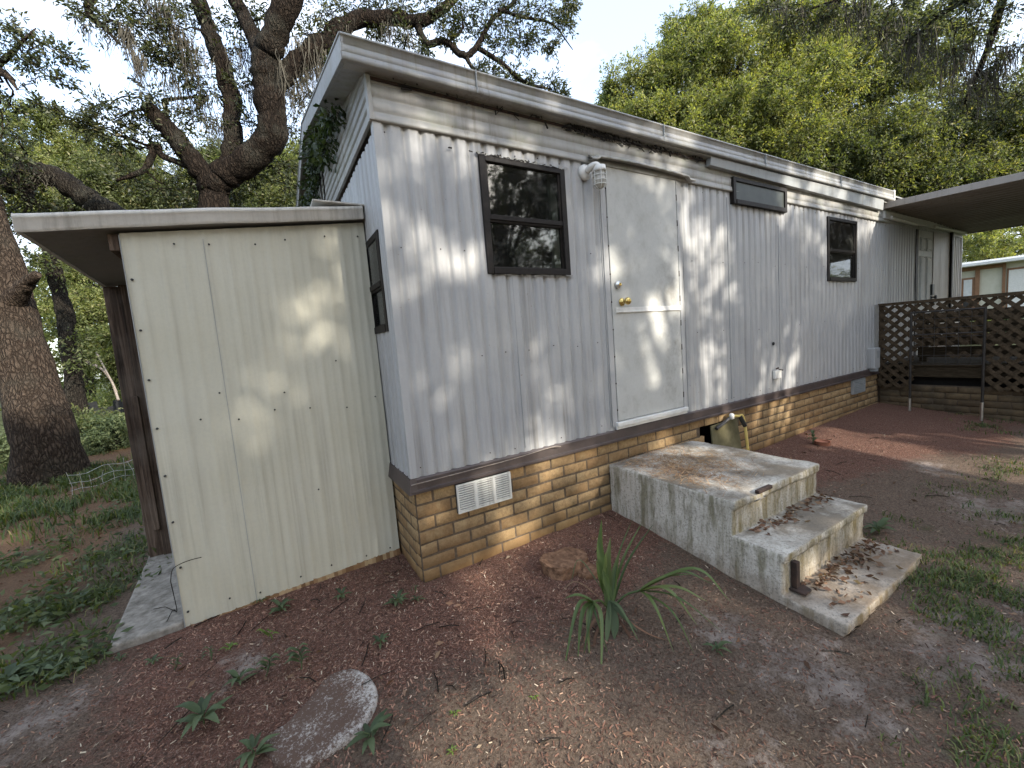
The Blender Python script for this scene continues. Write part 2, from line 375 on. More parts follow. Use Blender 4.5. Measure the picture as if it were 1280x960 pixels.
GRASS = [tuple(G(*q)[:2])+(r,) for q, r in [((1245, 690), .55), ((1270, 740), .35), ((1210, 760), .4), ((1260, 640), .5), ((1200, 935), .28), ((1270, 940), .25), ((1150, 880), .15), ((1240, 890), .3), ((1275, 820), .3), ((1260, 590), .5), ((1225, 720), .4), ((1230, 530), .6),
        ((1160, 660), .25), ((1190, 800), .2), ((40, 830), .32), ((90, 830), .22), ((20, 760), .3), ((120, 740), .42), ((150, 690), .45), ((40, 700), .3), ((170, 640), .55), ((30, 610), .8), ((130, 560), 1.), ((180, 590), .8), ((60, 770), .2)]]
def masks(x, y):
    mul = np.clip((y+1.05+.5*(fbm(x*1.3, y*1.3, 3, 5)-.5)+.25*np.clip(x-3, 0, 3))*1.4, 0, 1)*np.clip((x+1.9)*1.2, 0, 1)
    san = blob(x, y, SAND, 1.)*.6
    lit = np.clip((-1.75-x)*1.6+.3*(fbm(x*2, y*2, 3, 6)-.5), 0, 1)
    lit = np.maximum(lit, np.clip((y-2.6), 0, 1))
    gre = blob(x, y, GRASS, 1.)*np.where(x > 0, .45, .85)
    gre = np.maximum(gre, np.clip(np.hypot(x, y-2)/6-1.3, 0, .75))
    return mul, san, lit, gre
V = np.stack([XX, YY, ZZ], -1).reshape(-1, 3)
nx_, ny_ = XX.shape
ii = (np.arange(nx_-1)[:, None]*ny_+np.arange(ny_-1)[None, :]).ravel()
gro = npmesh('ground', V, np.stack([ii, ii+ny_, ii+ny_+1, ii+1], 1), M['ground'], smooth=True)
tag(gro, kind='structure')
for nm, a in zip(('mulch', 'sand', 'litter', 'green'), masks(V[:, 0], V[:, 1])):
    at = gro.data.attributes.new(nm, 'FLOAT', 'POINT'); at.data.foreach_set('value', a.astype(np.float32))

# ------------------------------------------------------------------ foliage tools
def unit(v): return v/(np.linalg.norm(v, axis=-1, keepdims=True)+1e-9)
def leaf_quads(pos, d, size, wr=.36, fold=.15, rs=None):
    """folded diamond leaves: base, left, tip, right"""
    n = len(pos); d = unit(d); r = rng.normal(size=(n, 3)); s = unit(np.cross(d, r)); nn = np.cross(s, d)
    L = size[:, None]
    v = np.empty((n, 4, 3), np.float32)
    v[:, 0] = pos; v[:, 2] = pos+d*L
    mid = pos+d*L*.5+nn*L*fold
    v[:, 1] = mid-s*L*wr*.5; v[:, 3] = mid+s*L*wr*.5
    return v.reshape(-1, 3), np.arange(n*4).reshape(n, 4)
def twig_cones(a, b, r):
    n = len(a); d = unit(b-a); s = unit(np.cross(d, rng.normal(size=(n, 3)))); u = np.cross(d, s)
    v = np.empty((n, 4, 3), np.float32)
    for k in range(3):
        an = 2*PI*k/3; v[:, k] = a+r[:, None]*(math.cos(an)*s+math.sin(an)*u)
    v[:, 3] = b
    i = np.arange(n)[:, None]*4
    f = np.concatenate([i+[0, 1, 3], i+[1, 2, 3], i+[2, 0, 3]])
    return v.reshape(-1, 3), f
def clusters_to_leaves(cl, ntw, nlf, ls, droop=.2, flat=.75, tl=(.5, 1.1)):
    """cl: (n,4) centre+radius -> leaf pos, dirs, sizes, twig a,b"""
    cl = np.asarray(cl, float); n = len(cl)
    c = np.repeat(cl[:, :3], ntw, 0); R_ = np.repeat(cl[:, 3], ntw)
    d = rng.normal(size=(len(c), 3)); d[:, 2] *= flat; d = unit(d); d[:, 2] -= droop*rng.random(len(c)); d = unit(d)
    a = c+d*(R_*rng.uniform(0, .45, len(c)))[:, None]
    ln = R_*rng.uniform(*tl, len(c))*.75; b = a+d*ln[:, None]; b[:, 2] -= droop*ln*.4
    k = rng.uniform(.15, 1.05, (len(c), nlf))
    pos = a[:, None]+(b-a)[:, None]*k[..., None]+rng.normal(size=(len(c), nlf, 3))*(.02+.05*ln)[:, None, None]
    dd = d[:, None]+rng.normal(size=(len(c), nlf, 3))*.75; dd[..., 2] -= droop*.5
    pos = pos.reshape(-1, 3); dd = dd.reshape(-1, 3)
    sz = ls*rng.uniform(.6, 1.3, len(pos))
    return pos, dd, sz, a, b
def moss_mesh(anchors, parent, name='spanish_moss'):
    vs = []; fs = []; k = 0
    for (p, ln, n, sp) in anchors:
        n = int(n*1.6)
        for i in range(n):
            q = np.array(p)+rng.normal(size=3)*[sp, sp, .05]; l = ln*rng.uniform(.3, 1.); w = rng.uniform(.003, .009)
            a = rng.uniform(0, PI); side = np.array([math.cos(a), math.sin(a), 0]); cur = rng.normal(size=3)*.16*l; cur[2] = 0
            off = rng.normal(size=2)*.03
            for j in range(5):
                t_ = j/4; c = q+cur*t_*t_+np.array([math.sin(t_*7+i)*.02, math.cos(t_*6+i)*.02, -l*t_])
                ww = w*(1-.8*t_); vs += [c-side*ww, c+side*ww]
                if j: fs.append((k+2*j-2, k+2*j-1, k+2*j+1, k+2*j))
            k += 10
    o = npmesh(name, np.array(vs), np.array(fs), M['moss_strand'], parent); o['kind'] = 'stuff'; return o
def tree(name, label, base, limbs, clusters, barkm, leafm, ls, ntw=22, nlf=9, cat='tree', group=None, connect=True, wr=.38, droop=.2, twr=.006, moss=None, sides=12, flat=.75):
    root = thing(name, base, label, cat, group)
    mb = MB(); allp = []
    for pts, rad in limbs:
        cp = catmull(pts, 7); rr = np.interp(np.linspace(0, 1, len(cp)), np.linspace(0, 1, len(rad)), rad)
        big = rr[0] > .4; rr = rr*(1+(.03 if big else .05)*np.sin(np.arange(len(cp))*(.9 if big else 1.1))+(.0 if big else .025)*rng.normal(size=len(cp)))
        cp = cp+rng.normal(size=cp.shape)*np.minimum(rr, .12)[:, None]*(.012 if big else .09)
        mb.tube(cp, rr, sides, True, .03 if big else .06); allp += [(p, r) for p, r in zip(cp, rr)]
    mb.build('trunk', M[barkm], root, smooth=True)
    cl = np.asarray(clusters, float)
    if connect and len(cl):
        AP = np.array([p for p, r in allp]); AR = np.array([r for p, r in allp]); bb = MB()
        for c in cl:
            dd = np.linalg.norm(AP-c[:3], axis=1)+np.where(AR > .4, 1., 0); j = int(np.argmin(dd)); p0 = AP[j]
            if dd[j] < .15: continue
            mid = (p0+c[:3])/2+rng.normal(size=3)*.12*dd[j]+[0, 0, .06*dd[j]]
            r0 = min(.35*AR[j], .012+.014*dd[j])
            cp = catmull([p0, mid, c[:3]], 5); bb.tube(cp+rng.normal(size=cp.shape)*.015, np.linspace(r0, .006, len(cp)), 5, False)
        if bb.v: bb.build('branches', M[barkm], root, smooth=True)
    if len(cl):
        pos, dd, sz, a, b = clusters_to_leaves(cl, ntw, nlf, ls, droop, flat)
        v, f = leaf_quads(pos, dd, sz, wr); npmesh('crown', v, f, M[leafm], root)
        v, f = twig_cones(a, b, np.full(len(a), twr)); npmesh('twigs', v, f, M[barkm], root)
    if moss: moss_mesh(moss, root)
    return root
def lobes(ls, n, shell=.45):
    """ls: list of (centre, radius (3)) -> cluster centres on the lobes"""
    out = []
    for c, r, cr in ls:
        r = np.array(r, float)*np.ones(3)
        d = unit(rng.normal(size=(n, 3))); k = rng.uniform(shell, 1, n)**.6
        q = np.array(c)+d*r*k[:, None]+rng.normal(size=(n, 3))*r*.16
        out.append(np.column_stack([q, np.full(n, cr)*rng.uniform(.45, 1.3, n)]))
    return np.concatenate(out)

# ------------------------------------------------------------------ mobile home
HOME = thing('mobile_home', (0, 0, 0), 'weathered silver corrugated mobile home on a tan brick skirt', 'mobile home')
ZB, ZS, ZT, ZR = .597, .692, 2.787, 3.03
LX, DY = 10.95, 3.55
PIT = .105
def prof(x): return -.018+.017*np.exp(-((((x/PIT) % 1)-.5)/.16)**2)+.002*np.cos(4*PI*x/PIT)
WINS = dict(front=(.645, 1.32, 1.953, 2.69), small=(3.437, 4.426, 2.677, 2.907), far=(5.454, 6.266, 1.942, 2.705))
DOOR = (1.728, 2.588, .75, 2.795); FDOOR = (8.5, 9.3, .72, 2.775)
def corr_wall(axis, lo, hi, z0, z1, holes, seed, step=PIT/9):
    xs = np.concatenate([np.arange(lo, hi, step), [hi]]); zs = np.linspace(z0, z1, 40)
    for h in holes:
        xs = np.concatenate([xs, h[:2]]); zs = np.concatenate([zs, h[2:]])
    xs = np.unique(np.round(xs, 4)); zs = np.unique(np.round(zs, 4)); xs = xs[(xs >= lo) & (xs <= hi)]; zs = zs[(zs >= z0) & (zs <= z1)]
    X, Z = np.meshgrid(xs, zs, indexing='ij')
    Y = prof(X)+.016*(fbm(X*1.6+seed, Z*1.1, 3, seed)-.45)+.007*(fbm(X*5, Z*4, 3, seed+5)-.4)
    V = np.stack([X, Y, Z], -1) if axis == 'x' else np.stack([Y, X, Z], -1)
    nz_ = len(zs); fs = []
    cx = (xs[:-1]+xs[1:])/2; cz = (zs[:-1]+zs[1:])/2
    keep = np.ones((len(cx), len(cz)), bool)
    for h in holes: keep &= ~((cx[:, None] > h[0]) & (cx[:, None] < h[1]) & (cz[None] > h[2]) & (cz[None] < h[3]))
    i, j = np.nonzero(keep); a = i*nz_+j
    return V.reshape(-1, 3), np.stack([a, a+nz_, a+nz_+1, a+1], 1) if axis == 'x' else np.stack([a, a+1, a+nz_+1, a+nz_], 1)
front = npmesh('siding', *corr_wall('x', 0.02, LX, ZS, ZT+.01, list(WINS.values())+[DOOR, FDOOR], 1), M['siding'], HOME, True)
EW = (.15, .54, 1.622, 2.217)
npmesh('end_siding', *corr_wall('y', 0.02, DY, ZS, ZT+.01, [EW], 4), M['siding'], HOME, True)
b = MB()   # back and right end walls, floor, corner trims
b.box(0.0, LX, DY, DY+.02, ZS, ZT); b.box(LX-.01, LX+.01, 0, DY, 0, 3.3)
b.build('rear_wall', M['siding'], HOME)
b = MB(); b.hexa([(-.024, -.024, ZS), (.022, -.024, ZS), (.022, -.0, ZS), (-.024, .024, ZS), (-.024, -.024, ZT), (.022, -.024, ZT), (.022, .0, ZT), (-.024, .024, ZT)]); b.build('corner_trim', M['siding'], HOME, .004)
MB().box(LX-.03, LX+.025, -.024, .02, ZS, ZT).build('corner_trim', M['siding'], HOME, .004)
# seams and screws on the front sheet
b = MB()
for x in (.82, 1.66, 2.66, 3.35, 4.3, 5.2, 6.35, 7.3):
    for zz in np.arange(ZS+.03, ZT-.1, .2):
        if any(h[0]-.02 < x < h[1]+.02 and h[2]-.2 < zz < h[3] for h in list(WINS.values())+[DOOR]): continue
        y = float(prof(x)); b.box(x-.0015, x+.0015, y-.005, y+.004, zz, zz+.2)
b.build('seam', M['vent_grey'], HOME)
b = MB()
for x in np.arange(.08, LX-.1, .21):
    for zz in (ZS+.05, 1.42, 2.1, ZT-.05):
        if any(h[0]-.03 < x < h[1]+.03 and h[2]-.03 < zz < h[3]+.03 for h in list(WINS.values())+[DOOR, FDOOR]): continue
        if random.random() < .3: continue
        x_ = x+random.uniform(-.04, .04); y = float(prof(x_))-.004; b.lathe([(.0042, 0), (.0042, .003), (.002, .005)], (x_, y, zz+random.uniform(-.015, .015)), 'y', 6)
b.build('screws', M['rust'], HOME)
# upper lapped band, front and gable
def bandprof(z):
    return [(z, -.020), (z+.006, -.030), (z+.035, -.030), (z+.045, -.022), (z+.115, -.026), (z+.122, -.020), (z+.185, -.026), (z+.192, -.02), (z+.245, -.022)]
pr = [(ZT-.008, -.018), (ZT-.008, -.034), (ZT+.004, -.036), (ZT+.040, -.030), (ZT+.046, -.018), (ZT+.052, -.023), (ZT+.118, -.026), (ZT+.123, -.014), (ZT+.130, -.022), (ZT+.190, -.026), (ZT+.196, -.014), (ZT+.202, -.022), (ZT+.24, -.022)]
n = 120; xs = np.linspace(-.024, 7.35, n); V = []; 
for i, x in enumerate(xs):
    for z, y in pr: V.append((x, y+.004*(float(fbm(np.array(x*1.5), np.array(z*3), 2, 3))-.4), z+.004*(float(fbm(np.array(x*2.2), np.array(z), 2, 8))-.4)))
k = len(pr); a = (np.arange(n-1)[:, None]*k+np.arange(k-1)).ravel()
npmesh('upper_band', V, np.stack([a, a+k, a+k+1, a+1], 1), M['siding_old'], HOME)
# plain frieze past the patio roof
MB().box(7.35, LX, -.022, -.003, ZT-.005, 3.0).build('frieze', M['siding_old'], HOME)
def rake(y): return 3.03+.235*(min(y, 1.78)+.1)-.21*max(y-1.78, 0)
# gable: horizontally ribbed sheet, follows the rake
ys = np.linspace(-.022, DY+.05, 60); V = []; zl = []
for y in ys:
    for j in range(241):
        z = ZT-.006+j/240*(.78); zt = min(z, rake(y)); V.append((-.016-.016*min(1., 1.5*abs(math.sin((zt-ZT)*PI/.068))) if j else -.035, y, zt))
a = (np.arange(59)[:, None]*241+np.arange(240)).ravel()
npmesh('gable_siding', V, np.stack([a, a+1, a+242, a+241], 1), M['siding_old'], HOME)
b = MB(); b.box(-.038, -.012, -.036, .012, ZT-.006, 3.02); b.box(-.04, -.02, -.02, DY, ZT-.012, ZT+.004)
b.build('band_corner_trim', M['siding_old'], HOME, .003)
# gabled roof with fascia all round
OX, OY = -.165, -.10
def roof():
    b = MB(); x1 = 7.3
    b.hexa([(OX, OY, 3.142), (x1, OY, 3.19), (x1, 1.78, 3.58), (OX, 1.78, 3.575), (OX, OY, 3.155), (x1, OY, 3.203), (x1, 1.78, 3.60), (OX, 1.78, 3.59)])
    b.hexa([(OX, 1.78, 3.575), (x1, 1.78, 3.58), (x1, DY+.1, 3.21), (OX, DY+.1, 3.21), (OX, 1.78, 3.59), (x1, 1.78, 3.6), (x1, DY+.1, 3.225), (OX, DY+.1, 3.225)])
    b.hexa([(x1, .0, 3.19), (LX+.1, .0, 3.2), (LX+.1, 1.78, 3.58), (x1, 1.78, 3.58), (x1, .0, 3.21), (LX+.1, .0, 3.22), (LX+.1, 1.78, 3.60), (x1, 1.78, 3.6)])
    b.hexa([(x1, 1.78, 3.58), (LX+.1, 1.78, 3.58), (LX+.1, DY+.1, 3.21), (x1, DY+.1, 3.21), (x1, 1.78, 3.6), (LX+.1, 1.78, 3.6), (LX+.1, DY+.1, 3.225), (x1, DY+.1, 3.225)])
    r = b.build('roof', M['fascia'], HOME)
    f = MB(); n = 60; xs = np.linspace(OX, 7.29, n); pf = [(0, .018), (0, -.004), (.003, -.009), (.040, -.006), (.044, .006), (.050, .002), (.082, .0), (.085, .006), (.090, .0), (.122, .001), (.126, -.008), (.138, -.006), (.142, .02)]
    V = []
    for x in xs:
        up = .047*(x-OX)/7.45; w = .004*(float(fbm(np.array(x*.9), np.array(3.), 3, 2))-.45)
        for h, y in pf: V.append((x, OY+y+w*.6, 3.018+h*.98+up+w))
    k = len(pf); a = (np.arange(n-1)[:, None]*k+np.arange(k-1)).ravel()
    npmesh('fascia', V, np.stack([a, a+k, a+k+1, a+1], 1), M['fascia'], HOME)
    jn = MB()
    for x in (.62, 2.35, 3.9, 5.6): jn.box(x-.003, x+.003, OY-.012, OY+.004, 3.02+.0063*x, 3.155+.0063*x)
    jn.build('fascia_joint', M['vent_grey'], HOME)
    rk = MB()
    for (y0, y1) in ((OY, 1.78), (1.78, DY+.12)):
        z0 = rake(y0)-.012; z1 = rake(y1)-.012
        for (h0, h1, d) in ((0, .045, .006), (.045, .125, 0.), (.125, .138, .006)):
            rk.hexa([(OX-d, y0, z0+h0), (OX+.015, y0, z0+h0), (OX+.015, y1, z1+h0), (OX-d, y1, z1+h0), (OX-d, y0, z0+h1), (OX+.015, y0, z0+h1), (OX+.015, y1, z1+h1), (OX-d, y1, z1+h1)])
    rk.build('rake_fascia', M['fascia'], HOME, .003)
    s = MB(); s.box(OX+.015, 7.28, OY+.02, -.02, 3.026, 3.034)
    for (y0, y1) in ((OY+.02, 1.78), (1.78, DY+.1)):
        z0 = rake(y0); z1 = rake(y1); s.hexa([(OX+.01, y0, z0), (-.02, y0, z0), (-.02, y1, z1), (OX+.01, y1, z1), (OX+.01, y0, z0+.01), (-.02, y0, z0+.01), (-.02, y1, z1+.01), (OX+.01, y1, z1+.01)])
    s.build('soffit', M['siding_old'], HOME)
    e = MB(); e.box(7.285, 7.32, OY-.01, .02, 3.05, 3.215); e.box(7.32, 7.48, -.12, -.02, 3.04, 3.075); e.build('gutter_end', M['white_trim'], HOME, .004)
    d = MB(); d.hexa([(3.02, -.075, 2.955), (7.0, -.075, 2.915), (7.0, -.03, 2.915), (3.02, -.03, 2.955), (3.02, -.085, 3.022), (7.0, -.085, 3.06), (7.0, -.03, 3.06), (3.02, -.03, 3.022)])
    d.build('lower_fascia', M['vent_grey'], HOME, .004)
    g = MB(); g.box(-.02, 3.02, -.034, -.028, 2.995, 3.012); g.build('rust_strip', M['rust'], HOME)
    g = MB()
    for i in range(260):
        x = 1.35+abs(random.gauss(0, .75)) if random.random() < .8 else random.uniform(.1, 3); 
        if x > 3: continue
        s_ = random.uniform(.006, .02); z = 3.0+random.gauss(0, .009); g.bar((x, -.04+random.gauss(0, .008), z), (x+random.gauss(0, .035), -.045, z+random.gauss(0, .018)), s_*.5, s_*.5)
    g.build('gutter_debris', M['black_hole'], HOME)
roof()
# brown skirt band
b = MB(); b.prism_x([(-.045, ZB), (-.045, ZB+.018), (-.032, ZB+.022), (-.028, ZS-.012), (-.02, ZS), (.01, ZS), (.01, ZB)], -.03, 7.6)
b.build('skirt_band', M['brown_band'], HOME, .002)
b = MB(); b.hexa([(-.046, -.046, ZB), (.01, -.046, ZB), (.01, DY, ZB), (-.046, DY, ZB), (-.026, -.026, ZS), (.01, -.026, ZS), (.01, DY, ZS), (-.026, DY, ZS)])
b.build('end_skirt_band', M['brown_band'], HOME, .002)
# a strip of bent flashing wire over the band
MB().tube(catmull([(-.03, -.05, .664), (.25, -.052, .667), (.7, -.06, .676), (1.02, -.055, .69), (1.1, -.07, .683)], 5), .004, 5).build('loose_wire', M['bare_wood'], HOME)
# brick skirt
HATCH = (2.83, 3.42, -.1, .545)
def bricks(run, along, out, z0, z1, origin, holes=(), seed=0, mod=.2325, ch=.0853):
    """bricks laid along a wall: run length, along axis vector, outward vector"""
    al = np.array(along, float); ou = np.array(out, float); o = np.array(origin, float); rg = random.Random(seed)
    vs = []; fs = []; row = 0; z = z1-ch+.0
    while z > z0-ch:
        x = -mod*(0 if row % 2 else .5)
        while x < run:
            a = max(x, 0)+.006; c = min(x+mod, run)-.006; x += mod
            if c-a < .03: continue
            mid = (a+c)/2
            if any(h[0] < mid < h[1] and h[2] < z+ch/2 < h[3] for h in holes): continue
            zz0 = z+.006; zz1 = z+ch-.006; d = .009+rg.uniform(-.003, .003); t_ = rg.uniform(-.0025, .0025); e = .004
            q = len(vs)
            for (s_, dd) in ((0, -.02), (0, d-e), (e, d)):
                for (xx, zz) in ((a+s_, zz0+s_+t_), (c-s_, zz0+s_-t_), (c-s_, zz1-s_-t_), (a+s_, zz1-s_+t_)):
                    vs.append(o+al*xx+ou*dd+np.array([0, 0, zz]))
            for L in (0, 4):
                for k in range(4): fs.append((q+L+k, q+L+(k+1) % 4, q+L+4+(k+1) % 4, q+L+4+k))
            fs.append((q+8, q+9, q+10, q+11))
        z -= ch; row += 1
    return np.array(vs), np.array(fs)
def brickpart(name, parent, sets, mat='brick'):
    V = []; Fs = []; n = 0
    for v, f in sets: V.append(v); Fs.append(f+n); n += len(v)
    o = npmesh(name, np.concatenate(V), np.concatenate(Fs), M[mat], parent)
    import bmesh
    bm = bmesh.new(); bm.from_mesh(o.data); bmesh.ops.recalc_face_normals(bm, faces=bm.faces); bm.to_mesh(o.data); bm.free(); return o
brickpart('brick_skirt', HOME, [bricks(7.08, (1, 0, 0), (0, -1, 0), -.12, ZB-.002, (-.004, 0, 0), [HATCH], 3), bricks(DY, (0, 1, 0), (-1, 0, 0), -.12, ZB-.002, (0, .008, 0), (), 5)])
b = MB(); b.box(.0, HATCH[0], -.006, .08, -.3, ZB); b.box(HATCH[1], LX, -.006, .08, -.3, ZB); b.box(HATCH[0], HATCH[1], -.006, .08, HATCH[3], ZB); b.box(-.006, .08, 0.08, DY, -.3, ZB)
b.build('mortar', M['mortar'], HOME)
b = MB(); b.box(HATCH[0]-.1, HATCH[1]+.1, .5, .55, -.2, .6); b.box(HATCH[0]-.1, HATCH[0]-.02, .08, .5, -.2, .6); b.box(HATCH[1]+.02, HATCH[1]+.1, .08, .5, -.2, .6); b.build('crawl_space', M['black_hole'], HOME)

# windows
def window(name, x0, x1, z0, z1, axis='x', double=True, curtain=None, jamb=True, proud=.034):
    fw = .032
    def bx(mb, a0, a1, d0, d1, c0, c1):
        return mb.box(a0, a1, d0, d1, c0, c1) if axis == 'x' else mb.box(d0, d1, a0, a1, c0, c1)
    b = MB(); y0, y1 = -proud, .03
    bx(b, x0-.012, x0+fw, y0, y1, z0-.012, z1+.012); bx(b, x1-fw, x1+.012, y0, y1, z0-.012, z1+.012)
    bx(b, x0+fw, x1-fw, y0, y1, z1-fw*.8, z1+.012); bx(b, x0+fw, x1-fw, y0-.006, y1, z0-.012, z0+fw)
    w = b.build(name, M['bronze'], HOME, .003)
    zm = z0+(z1-z0)*.49
    if double:
        s = MB(); bx(s, x0+fw, x1-fw, -.028, .012, zm-.016, zm+.016); bx(s, x0+fw, x1-fw, -.018, .01, zm-.03, zm-.016)
        s.build('meeting_rail', M['bronze'], w, .002)
        s = MB()
        bx(s, x0+fw, x0+fw+.016, -.022, .0, zm+.016, z1-fw*.8); bx(s, x1-fw-.016, x1-fw, -.022, .0, zm+.016, z1-fw*.8)
        bx(s, x0+fw, x0+fw+.014, -.01, .01, z0+fw, zm-.03); bx(s, x1-fw-.014, x1-fw, -.01, .01, z0+fw, zm-.03); bx(s, x0+fw+.014, x1-fw-.014, -.01, .008, z0+fw, z0+fw+.01)
        s.build('sash', M['bronze'], w)
        g = MB(); bx(g, x0+fw, x1-fw, -.014, -.011, zm+.016, z1-fw*.8); g.build('pane', M['glass'], w)
        g = MB(); bx(g, x0+fw, x1-fw, -.002, .001, z0+fw+.008, zm-.03); g.build('pane', M['glass'], w)
    else:
        g = MB(); bx(g, x0+fw, x1-fw, -proud+.014, -proud+.017, z0+fw, z1-fw*.8); g.build('pane', M['frosted'], w)
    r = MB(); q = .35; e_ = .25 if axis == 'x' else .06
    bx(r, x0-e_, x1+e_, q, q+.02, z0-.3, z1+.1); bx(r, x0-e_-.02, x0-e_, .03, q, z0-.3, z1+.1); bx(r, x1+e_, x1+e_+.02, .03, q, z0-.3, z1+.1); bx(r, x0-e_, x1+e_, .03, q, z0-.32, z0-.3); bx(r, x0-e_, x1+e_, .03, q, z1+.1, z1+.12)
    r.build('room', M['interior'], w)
    if jamb:
        j = MB(); bx(j, x1-fw-.075, x1-fw-.018, .004, .03, z0+fw, z1-fw); bx(j, x0, x1, .03, .1, z0+.0, z0+fw); j.build('inner_jamb', M['inner_white'], w)
    if curtain is not None:
        c0, c1, d = curtain; n = 40; aa = np.linspace(c0, c1, n); V = []
        for a_ in aa:
            yy = d+.008*math.sin(a_*90)
            for z in (z0, z1): V.append((a_, yy, z) if axis == 'x' else (yy, a_, z))
        a = np.arange(n-1)*2; npmesh('curtain', V, np.stack([a, a+2, a+3, a+1], 1), M['curtain'], w)
    return w
w1 = window('window', *WINS['front'])
# torn flashing caulk round the big window
b = MB(); rg = random.Random(2)
for i in range(46):
    x = rg.uniform(.6, 1.36); b.bar((x, -.032, 2.706+rg.gauss(0, .005)), (x+rg.uniform(.01, .03), -.033, 2.707+rg.gauss(0, .005)), .004, .008)
for i in range(22):
    x = rg.uniform(.63, 1.33); b.bar((x, -.03, 1.938+rg.gauss(0, .004)), (x+rg.uniform(.01, .04), -.03, 1.938), .006, .009)
b.build('caulk', M['siding_old'], w1)
b = MB()
for i in range(40):
    x = rg.gauss(.9, .25); b.bar((x, -.036, 2.703+rg.gauss(0, .006)), (x+rg.uniform(.006, .03), -.036, 2.704+rg.gauss(0, .006)), .003, .006)
b.build('old_sealant', M['bronze'], w1)
window('window', *WINS['small'], double=False, jamb=False, proud=.05)
window('window', *WINS['far'], curtain=(5.48, 6.25, .14), jamb=True)
ew = window('window', *EW, axis='y', curtain=(.16, .53, .012), jamb=False, proud=.022)
# main door
x0, x1, z0, z1 = DOOR
d = MB(); d.box(x0+.012, x1-.012, -.028, .02, z0+.012, z1-.012); dr = d.build('door', M['door'], HOME, .004)
j = MB(); j.box(x0-.05, x0+.004, -.026, .02, z0-.03, z1+.01); j.box(x1-.004, x1+.035, -.026, .02, z0-.03, z1+.01); j.box(x0+.004, x1-.004, -.026, .02, z1-.004, z1+.02)
j.build('door_frame', M['siding'], HOME, .003)
b = MB(); b.box(x0+.045, x1-.015, -.036, -.028, 1.645, 1.69); b.box(x0+.05, x1-.015, -.041, -.036, 1.65, 1.658); b.build('mid_rail', M['white_trim'], dr, .002)
b = MB()
for z in np.arange(z0+.1, z1, .22): b.box(x0+.004, x0+.011, -.03, -.022, z, z+.012); b.box(x1-.011, x1-.004, -.03, -.022, z, z+.05)
b.build('hinge', M['rust'], dr)
b = MB(); b.box(x0-.02, x1+.02, -.055, .0, z0-.03, z0+.006); b.box(x0-.02, x1+.02, -.04, -.02, z0-.055, z0-.03); b.build('door_sill', M['white_trim'], HOME, .004)
k = MB(); k.lathe([(.033, 0), (.033, .006), (.026, .012), (.012, .016), (.011, .04), (.02, .046), (.029, .056), (.031, .068), (.026, .08), (.012, .085)], (1.845, -.03, 1.735), 'y', 20); k.build('door_knob', M['brass'], dr, smooth=True)
k = MB(); k.lathe([(.03, 0), (.03, .012), (.026, .022), (.014, .024), (.013, .03)], (1.805, -.03, 1.872), 'y', 18); k.build('deadbolt', M['chrome'], dr, smooth=True)
k = MB(); k.lathe([(.013, 0), (.012, .006), (.004, .007)], (1.805, -.0595, 1.872), 'y', 12); k.build('lock_cylinder', M['brass'], dr)
# arched drip cap over the door
V = []; n = 40
for i in range(n):
    u_ = i/(n-1); x = 1.56+u_*1.22; zc = 2.822-.012*u_+.016*math.sin(u_*PI)*1.; w = .03 if 0 < i < n-1 else .01
    if u_ < .06 or u_ > .94: zc -= .02
    for (y, dz) in ((-.03, .028), (-.055, .022), (-.085, 0.), (-.085, -.014), (-.05, -.006), (-.03, .0)): V.append((x, y+.004*math.sin(i*1.9), zc+dz))
a = (np.arange(n-1)[:, None]*6+np.arange(5)).ravel(); npmesh('drip_cap', V, np.stack([a, a+6, a+7, a+1], 1), M['siding_old'], HOME, True)
# porch light
b = MB(); lz = 2.705; lx = 1.53; b.lathe([(.058, 0), (.058, .016), (.045, .03), (.024, .036)], (lx, -.018, lz), 'y', 22)
pl = b.build('porch_light', M['white_trim'], HOME, smooth=True)
b = MB(); b.tube(catmull([(lx, -.05, lz), (lx+.01, -.09, lz+.02), (lx+.035, -.115, lz+.025), (lx+.055, -.12, lz+.005)], 5), [.024]*16, 12); b.lathe([(.03, .0), (.046, -.004), (.05, -.03), (.05, -.045)], (lx+.06, -.12, lz+.022), 'z', 20)
b.build('lamp_socket', M['white_trim'], pl, smooth=True)
b = MB(); b.lathe([(.044, -.02), (.043, -.10), (.036, -.128), (.018, -.14)], (lx+.06, -.12, lz), 'z', 20)
b.build('lamp_globe', M['jar'], pl, smooth=True)
b = MB()
for z in (-.05, -.085, -.115):
    b.tube([(lx+.06+.049*math.cos(a), -.12+.049*math.sin(a), lz+z) for a in np.linspace(0, 2*PI, 21)], .003, 5, False)
for a in np.arange(0, 2*PI, PI/3): b.tube([(lx+.06+.05*math.cos(a), -.12+.05*math.sin(a), lz-.02), (lx+.06+.049*math.cos(a), -.12+.049*math.sin(a), lz-.118), (lx+.06+.02*math.cos(a), -.12+.02*math.sin(a), lz-.145)], .003, 5)
b.build('lamp_cage', M['white_trim'], pl)
